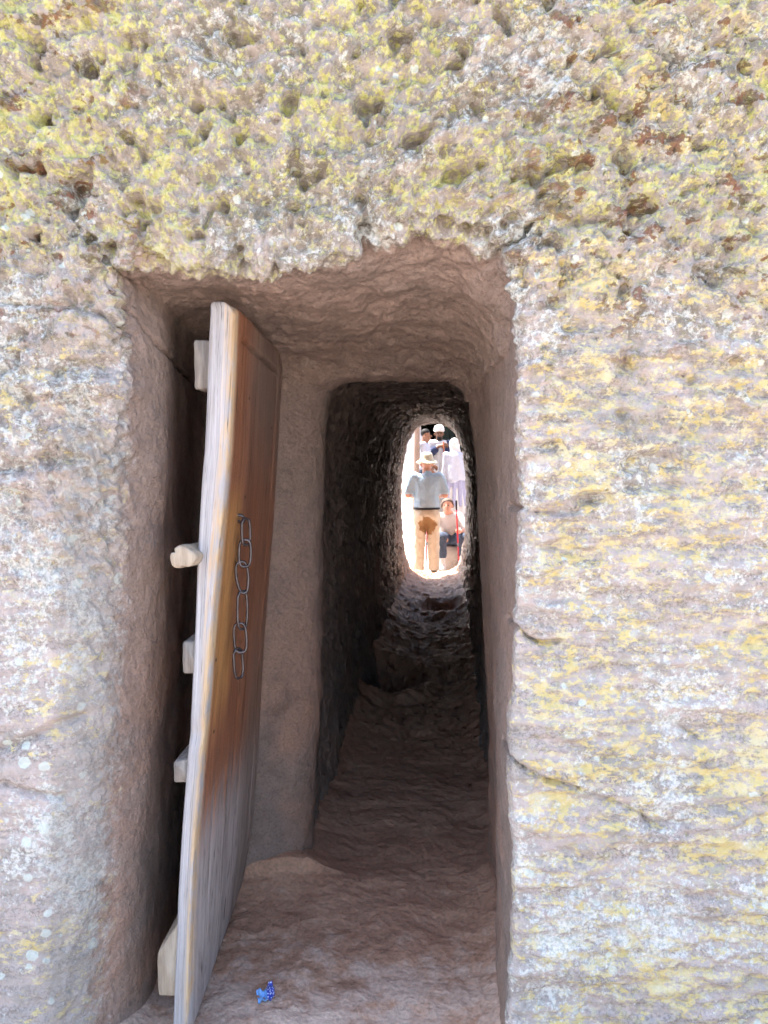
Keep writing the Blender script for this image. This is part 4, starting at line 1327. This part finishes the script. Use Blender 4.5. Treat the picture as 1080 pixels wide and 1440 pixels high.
# ---- seated visitor
def seated():
    e = empty('person', (P(630, 720, 12.75)[0], 12.75, -0.12))
    tag(e, 'seated visitor with short hair, white top and slate blue trousers beside the passage mouth', 'person')
    pel, ch, nk, hd = (.06, .22, .50), (.03, .14, .72), (.0, .08, .90), (-.01, .03, .99)
    sL, sR = (-.16, .13, .82), (.19, .13, .82)
    eL, wL = (-.20, .02, .60), (-.08, -.17, .53)
    eR, wR = (.27, -.03, .62), (.135, -.25, .60)
    kL, aL, tL = (-.11, -.22, .52), (-.10, -.27, .10), (-.13, -.40, .045)
    kR, aR, tR = (.24, -.18, .50), (.21, .02, .12), (.24, -.10, .05)
    body = torso(pel, ch, nk, hd, .92) + head(hd, (-.25, -1, 0), .96) + arms(sL, eL, wL, sR, eR, wR, .9) \
        + legs(.08, kL, kR, aL, aR, tL, tR, pel, .95) + hand(wL, (.3, -.7, -.2), (0, -.2, 1), 1, .9) + hand(wR, (.1, -.8, .35), (.9, .1, .2), 1, .9, 1.0)
    blob('body', body, SK_PALE, 0.009, parent=e)
    eyes(hd, (-.25, -1, 0), e, (0, 0, 0), .96)
    blob('top', [ell((.05, .20, .56), (.175, .14, .14), .05), ell((.035, .15, .70), (.172, .138, .16), .05), ell((.025, .13, .80), (.178, .11, .09), .05),
                 cap((-.15, .13, .82), (-.20, .03, .64), .068, .062, .04), cap((.18, .13, .82), (.265, -.01, .65), .068, .062, .04)], WHITE, 0.009, clip=lambda X, Y, Z: np.maximum(.49 - Z, Z - .89 + .25 * np.maximum(0, -.05 - Y)), bumpf=folds(320, .009, (8, 8, 6)), parent=e)
    tp = [ell((.06, .20, .47), (.18, .15, .12), .05)]
    for s, k, a in ((-1, kL, aL), (1, kR, aR)):
        m = np.array(k) * .38 + np.array(a) * .62
        tp += [cap((.06 + s * .08, .18, .47), k, .105, .082, .04), cap(k, m, .080, .068, .03)]
    blob('trousers', tp, SLATE, 0.009, bumpf=folds(330, .008, (9, 9, 8)), parent=e)
    blob('hair', [ell((-.005, .05, 1.03), (.092, .098, .082), .02), ell((-.085, .045, .985), (.022, .05, .05), .02), ell((.075, .03, .985), (.022, .05, .05), .02)], BROWNH, 0.008,
         clip=lambda X, Y, Z: -(Y - .03 + .8 * (Z - 1.05)) * 1.0 - .045, bumpf=folds(340, .006, (40, 40, 20)), parent=e)
    blob('sock', [cap(np.array(kL) * .30 + np.array(aL) * .70, aL, .046, .046), cap(np.array(aL) - [0, 0, .03], tL, .045, .04)], WHITE, 0.008, parent=e)
    shoe(e, aL, tL, WHITE); shoe(e, aR, tR, SHOE)
seated()

def robe_folds(cx, cy, amp, n, seed):
    def f(X, Y, Z):
        t = np.arctan2(Y - cy, X - cx)
        q = np.stack([X, Y, Z], 1).astype(np.float32)
        return amp * np.sin(n * t + 2.2 * fbm(q, 2.0, 2, .5, seed)) * np.clip(1.7 - Z, .2, 1.2) + .5 * amp * fbm(q, 12, 2, .5, seed + 4, stretch=(1, 1, .3))
    return f

# ---- priest with turban and prayer stick
def priest():
    e = empty('person', (P(617, 700, 16.0)[0], 16.0, 0.47))
    tag(e, 'bearded man in white turban and long white robe leaning on a prayer stick', 'person')
    pel, ch, nk, hd = (0, 0, .95), (0, 0, 1.27), (0, -.01, 1.50), (0.0, -.035, 1.60)
    sL, sR = (-.18, 0, 1.41), (.18, 0, 1.41)
    eL, wL = (-.25, -.08, 1.16), (-.01, -.27, 1.36)
    eR, wR = (.26, -.08, 1.17), (.13, -.27, 1.38)
    kL, aL, tL = (-.10, 0, .5), (-.11, 0, .09), (-.14, -.16, .04)
    kR, aR, tR = (.10, 0, .5), (.11, 0, .09), (.14, -.16, .04)
    body = torso(pel, ch, nk, hd) + head(hd, (.05, -1, 0)) + arms(sL, eL, wL, sR, eR, wR) + legs(.09, kL, kR, aL, aR, tL, tR, pel) \
        + hand(wL, (.8, -.2, .1), (0, -.5, .8), 1, 1.0, .9) + hand(wR, (-.6, -.2, .15), (0, -.4, .9), -1, 1.0, .9)
    blob('body', body, SK_DARK, 0.009, parent=e)
    eyes(hd, (.05, -1, 0), e, (0, 0, 0))
    blob('beard', [ell((0, -.085, 1.525), (.052, .042, .048), .02), ell((0, -.075, 1.50), (.040, .035, .05), .02)], BLACKH, 0.008, bumpf=folds(350, .005, (60, 60, 40)), parent=e)
    blob('turban', [ell((0, -.025, 1.665), (.105, .112, .05), .02), ell((.0, -.022, 1.70), (.100, .108, .055), .02), ell((0, -.018, 1.735), (.088, .094, .045), .02)], WHITE, 0.008,
         clip=lambda X, Y, Z: 1.632 - .15 * (Y + .03) - Z, bumpf=lambda X, Y, Z: .004 * np.sin(Z * 190 + 2.4 * X / .1), parent=e)
    blob('robe', [cap((0, 0, 1.28), (0, 0, .10), .165, .25, .05), ell((0, 0, 1.36), (.19, .125, .12), .05), ell((0, 0, .9), (.2, .15, .3), .05)], WHITE, 0.011, clip=lambda X, Y, Z: .05 - Z, bumpf=robe_folds(0, 0, .018, 11, 360), parent=e)
    for s, el, w in ((-1, eL, wL), (1, eR, wR)):
        sl = [cap((s * .185, -.005, 1.41), el, .075, .085, .04), cap(el, np.array(el) * .35 + np.array(w) * .65, .085, .075, .04)]
        blob('sleeve', sl, NAVY, 0.010, bumpf=folds(370, .012, (9, 9, 6)), parent=e)
    # shawl over the shoulders and hanging down the left
    blob('shawl', [ell((-.02, .01, 1.42), (.215, .135, .075), .04), cap((-.17, -.06, 1.40), (-.235, -.10, 1.0), .085, .09, .04), cap((-.235, -.10, 1.0), (-.22, -.08, .62), .09, .085, .03),
                   cap((.20, .03, 1.40), (.265, .04, .95), .06, .065, .04)], WHITE, 0.010, clip=lambda X, Y, Z: .07 - np.sqrt((X) ** 2 + (Y + .01) ** 2) - .3 * (1.40 - Z) * (Z < 1.40), bumpf=folds(380, .012, (12, 12, 4)), parent=e)
    shoe(e, aL, tL, SHOE); shoe(e, aR, tR, SHOE)
    s = np.array([(.06, -.33, 1.44), (.07, -.34, 1.0), (.11, -.36, .5), (.15, -.38, .01)])
    V, Q = tube(np.array([s[0] + (s[-1] - s[0]) * t for t in np.linspace(0, 1, 10)]), .014, 8)
    st = mesh_np('prayer_stick', V + np.array(e.location), Q, plain('red_brown_stick_wood', (0.34, 0.10, 0.05), 0.5, 0.15))
    tag(st, 'thin red brown prayer stick held in front of the white robe', 'stick')
priest()

# ---- bareheaded youth in a white T-shirt, in profile
def youth():
    e = empty('person', (P(595.5, 700, 15.45)[0], 15.45, 0.47))
    tag(e, 'bareheaded youth in white shirt and dark trousers standing by the wooden post', 'person')
    pel, ch, nk, hd = (0, 0, .93), (.0, 0, 1.25), (.02, 0, 1.45), (.05, -.01, 1.555)
    sL, sR = (-.01, .17, 1.38), (-.02, -.17, 1.37)
    eL, wL = (.0, .23, 1.12), (.16, .17, 1.0)
    eR, wR = (.02, -.22, 1.12), (.135, -.20, .90)
    kL, aL, tL = (-.02, .10, .49), (-.03, .11, .09), (.13, .13, .04)
    kR, aR, tR = (.03, -.10, .49), (.0, -.11, .09), (.16, -.13, .04)
    body = torso(pel, ch, nk, hd, .62, 1.45) + head(hd, (1, -.15, 0), .98) + arms(sL, eL, wL, sR, eR, wR, .95) + hand(wR, (.6, .1, -.7), (.8, -.5, .3), 1) + hand(wL, (.8, .1, -.4), (.2, .8, .3), -1)
    body += [cap((0, .08, .9), kL, .085, .058), cap(kL, aL, .056, .04), cap((0, -.08, .9), kR, .085, .058), cap(kR, aR, .056, .04), cap(np.array(aL) - [0, 0, .03], tL, .036, .028), cap(np.array(aR) - [0, 0, .03], tR, .036, .028)]
    blob('body', body, SK_MID, 0.009, parent=e)
    eyes(hd, (1, -.15, 0), e, (0, 0, 0), .98)
    blob('hair', [ell((.032, -.005, 1.60), (.090, .088, .082), .02)], BLACKH, 0.008, clip=lambda X, Y, Z: (X - .085) + .0 - .9 * (Z - 1.60), parent=e)
    blob('shirt', [ell((0, 0, .95), (.125, .185, .13), .05), ell((0, 0, 1.10), (.125, .18, .16), .05), ell((0, 0, 1.26), (.135, .20, .15), .05), ell((0, 0, 1.36), (.105, .205, .07), .05),
                   cap((-.01, .18, 1.38), (0, .235, 1.17), .072, .072, .04), cap((-.02, -.18, 1.38), (.015, -.235, 1.17), .072, .072, .04)], OFFW, 0.009,
         clip=lambda X, Y, Z: np.maximum(.86 - Z, Z - 1.44), bumpf=folds(390, .010, (9, 9, 5)), parent=e)
    blob('trousers', [ell((0, 0, .90), (.125, .18, .11), .05), cap((0, .09, .86), kL, .10, .078), cap(kL, (aL[0], aL[1], .08), .078, .068), cap((0, -.09, .86), kR, .10, .078), cap(kR, (aR[0], aR[1], .08), .078, .068)], SLATE, 0.010,
         clip=lambda X, Y, Z: Z - .93, bumpf=folds(395, .008, (9, 9, 7)), parent=e)
    shoe(e, aL, tL, SHOE); shoe(e, aR, tR, SHOE)
youth()

# ---- shawled person turning away on the steps
def shawled():
    e = empty('person', (P(641, 700, 15.5)[0], 15.5, 0.47))
    tag(e, 'person wrapped in white shawl and headcloth with back turned, skirt tinted lavender as shade, on the landing', 'person')
    pel, ch, nk, hd = (0.01, 0, .82), (0, .03, 1.10), (-.02, .05, 1.28), (-.03, .06, 1.375)
    sL, sR, eL, eR, wL, wR = (-.16, .03, 1.20), (.16, .03, 1.20), (-.22, .06, .98), (.21, .08, .96), (-.20, .20, .80), (.12, .24, .86)
    kL, aL, tL = (-.08, .03, .44), (-.10, -.02, .09), (-.12, .14, .04)
    kR, aR, tR = (.09, .06, .45), (.09, .06, .09), (.12, .20, .04)
    body = torso(pel, ch, nk, hd, .9) + head(hd, (-.35, 1, 0), .96) + arms(sL, eL, wL, sR, eR, wR, .9) + legs(.08, kL, kR, aL, aR, tL, tR, pel, .9) \
        + hand(wL, (.1, .6, -.5), (-1, 0, .2), 1, .9) + hand(wR, (-.6, .5, -.1), (.2, .2, 1), -1, .9)
    blob('body', body, SK_DARK, 0.010, parent=e)
    blob('headcloth', [ell((-.025, .05, 1.40), (.100, .108, .115), .03), cap((-.02, .03, 1.34), (-.01, .02, 1.24), .085, .10, .04)], WHITE, 0.009, clip=lambda X, Y, Z: (Y - .13), bumpf=folds(400, .007, (10, 10, 12)), parent=e)
    blob('shawl', [ell((0, .02, 1.18), (.205, .13, .09), .05), cap((0, .02, 1.10), (.015, .0, .76), .165, .185, .05), cap((-.16, .03, 1.19), (-.235, .04, .74), .07, .075, .05), cap((.16, .03, 1.19), (.225, .05, .72), .07, .085, .05)],
         OFFW, 0.010, clip=lambda X, Y, Z: .70 + .10 * X + .02 * np.sin(22 * X) - Z, bumpf=lambda X, Y, Z: .016 * np.sin(26 * X + 9 * Z) + folds(410, .014, (10, 10, 4))(X, Y, Z), parent=e)
    blob('skirt', [cap((.01, .01, .86), (0, .02, .30), .15, .19, .05)], LAV_SHADE, 0.011, clip=lambda X, Y, Z: .24 - Z, bumpf=robe_folds(0, 0, .022, 8, 420), parent=e)  # shadow on the white lower clothing painted as a lavender colour
    blob('underskirt', [cap((.0, .01, .5), (.0, .02, .06), .155, .215, .05)], WHITE, 0.011, clip=lambda X, Y, Z: .04 - Z, bumpf=robe_folds(0, 0, .022, 9, 430), parent=e)
    shoe(e, aL, tL, SHOE); shoe(e, aR, tR, SHOE)
shawled()
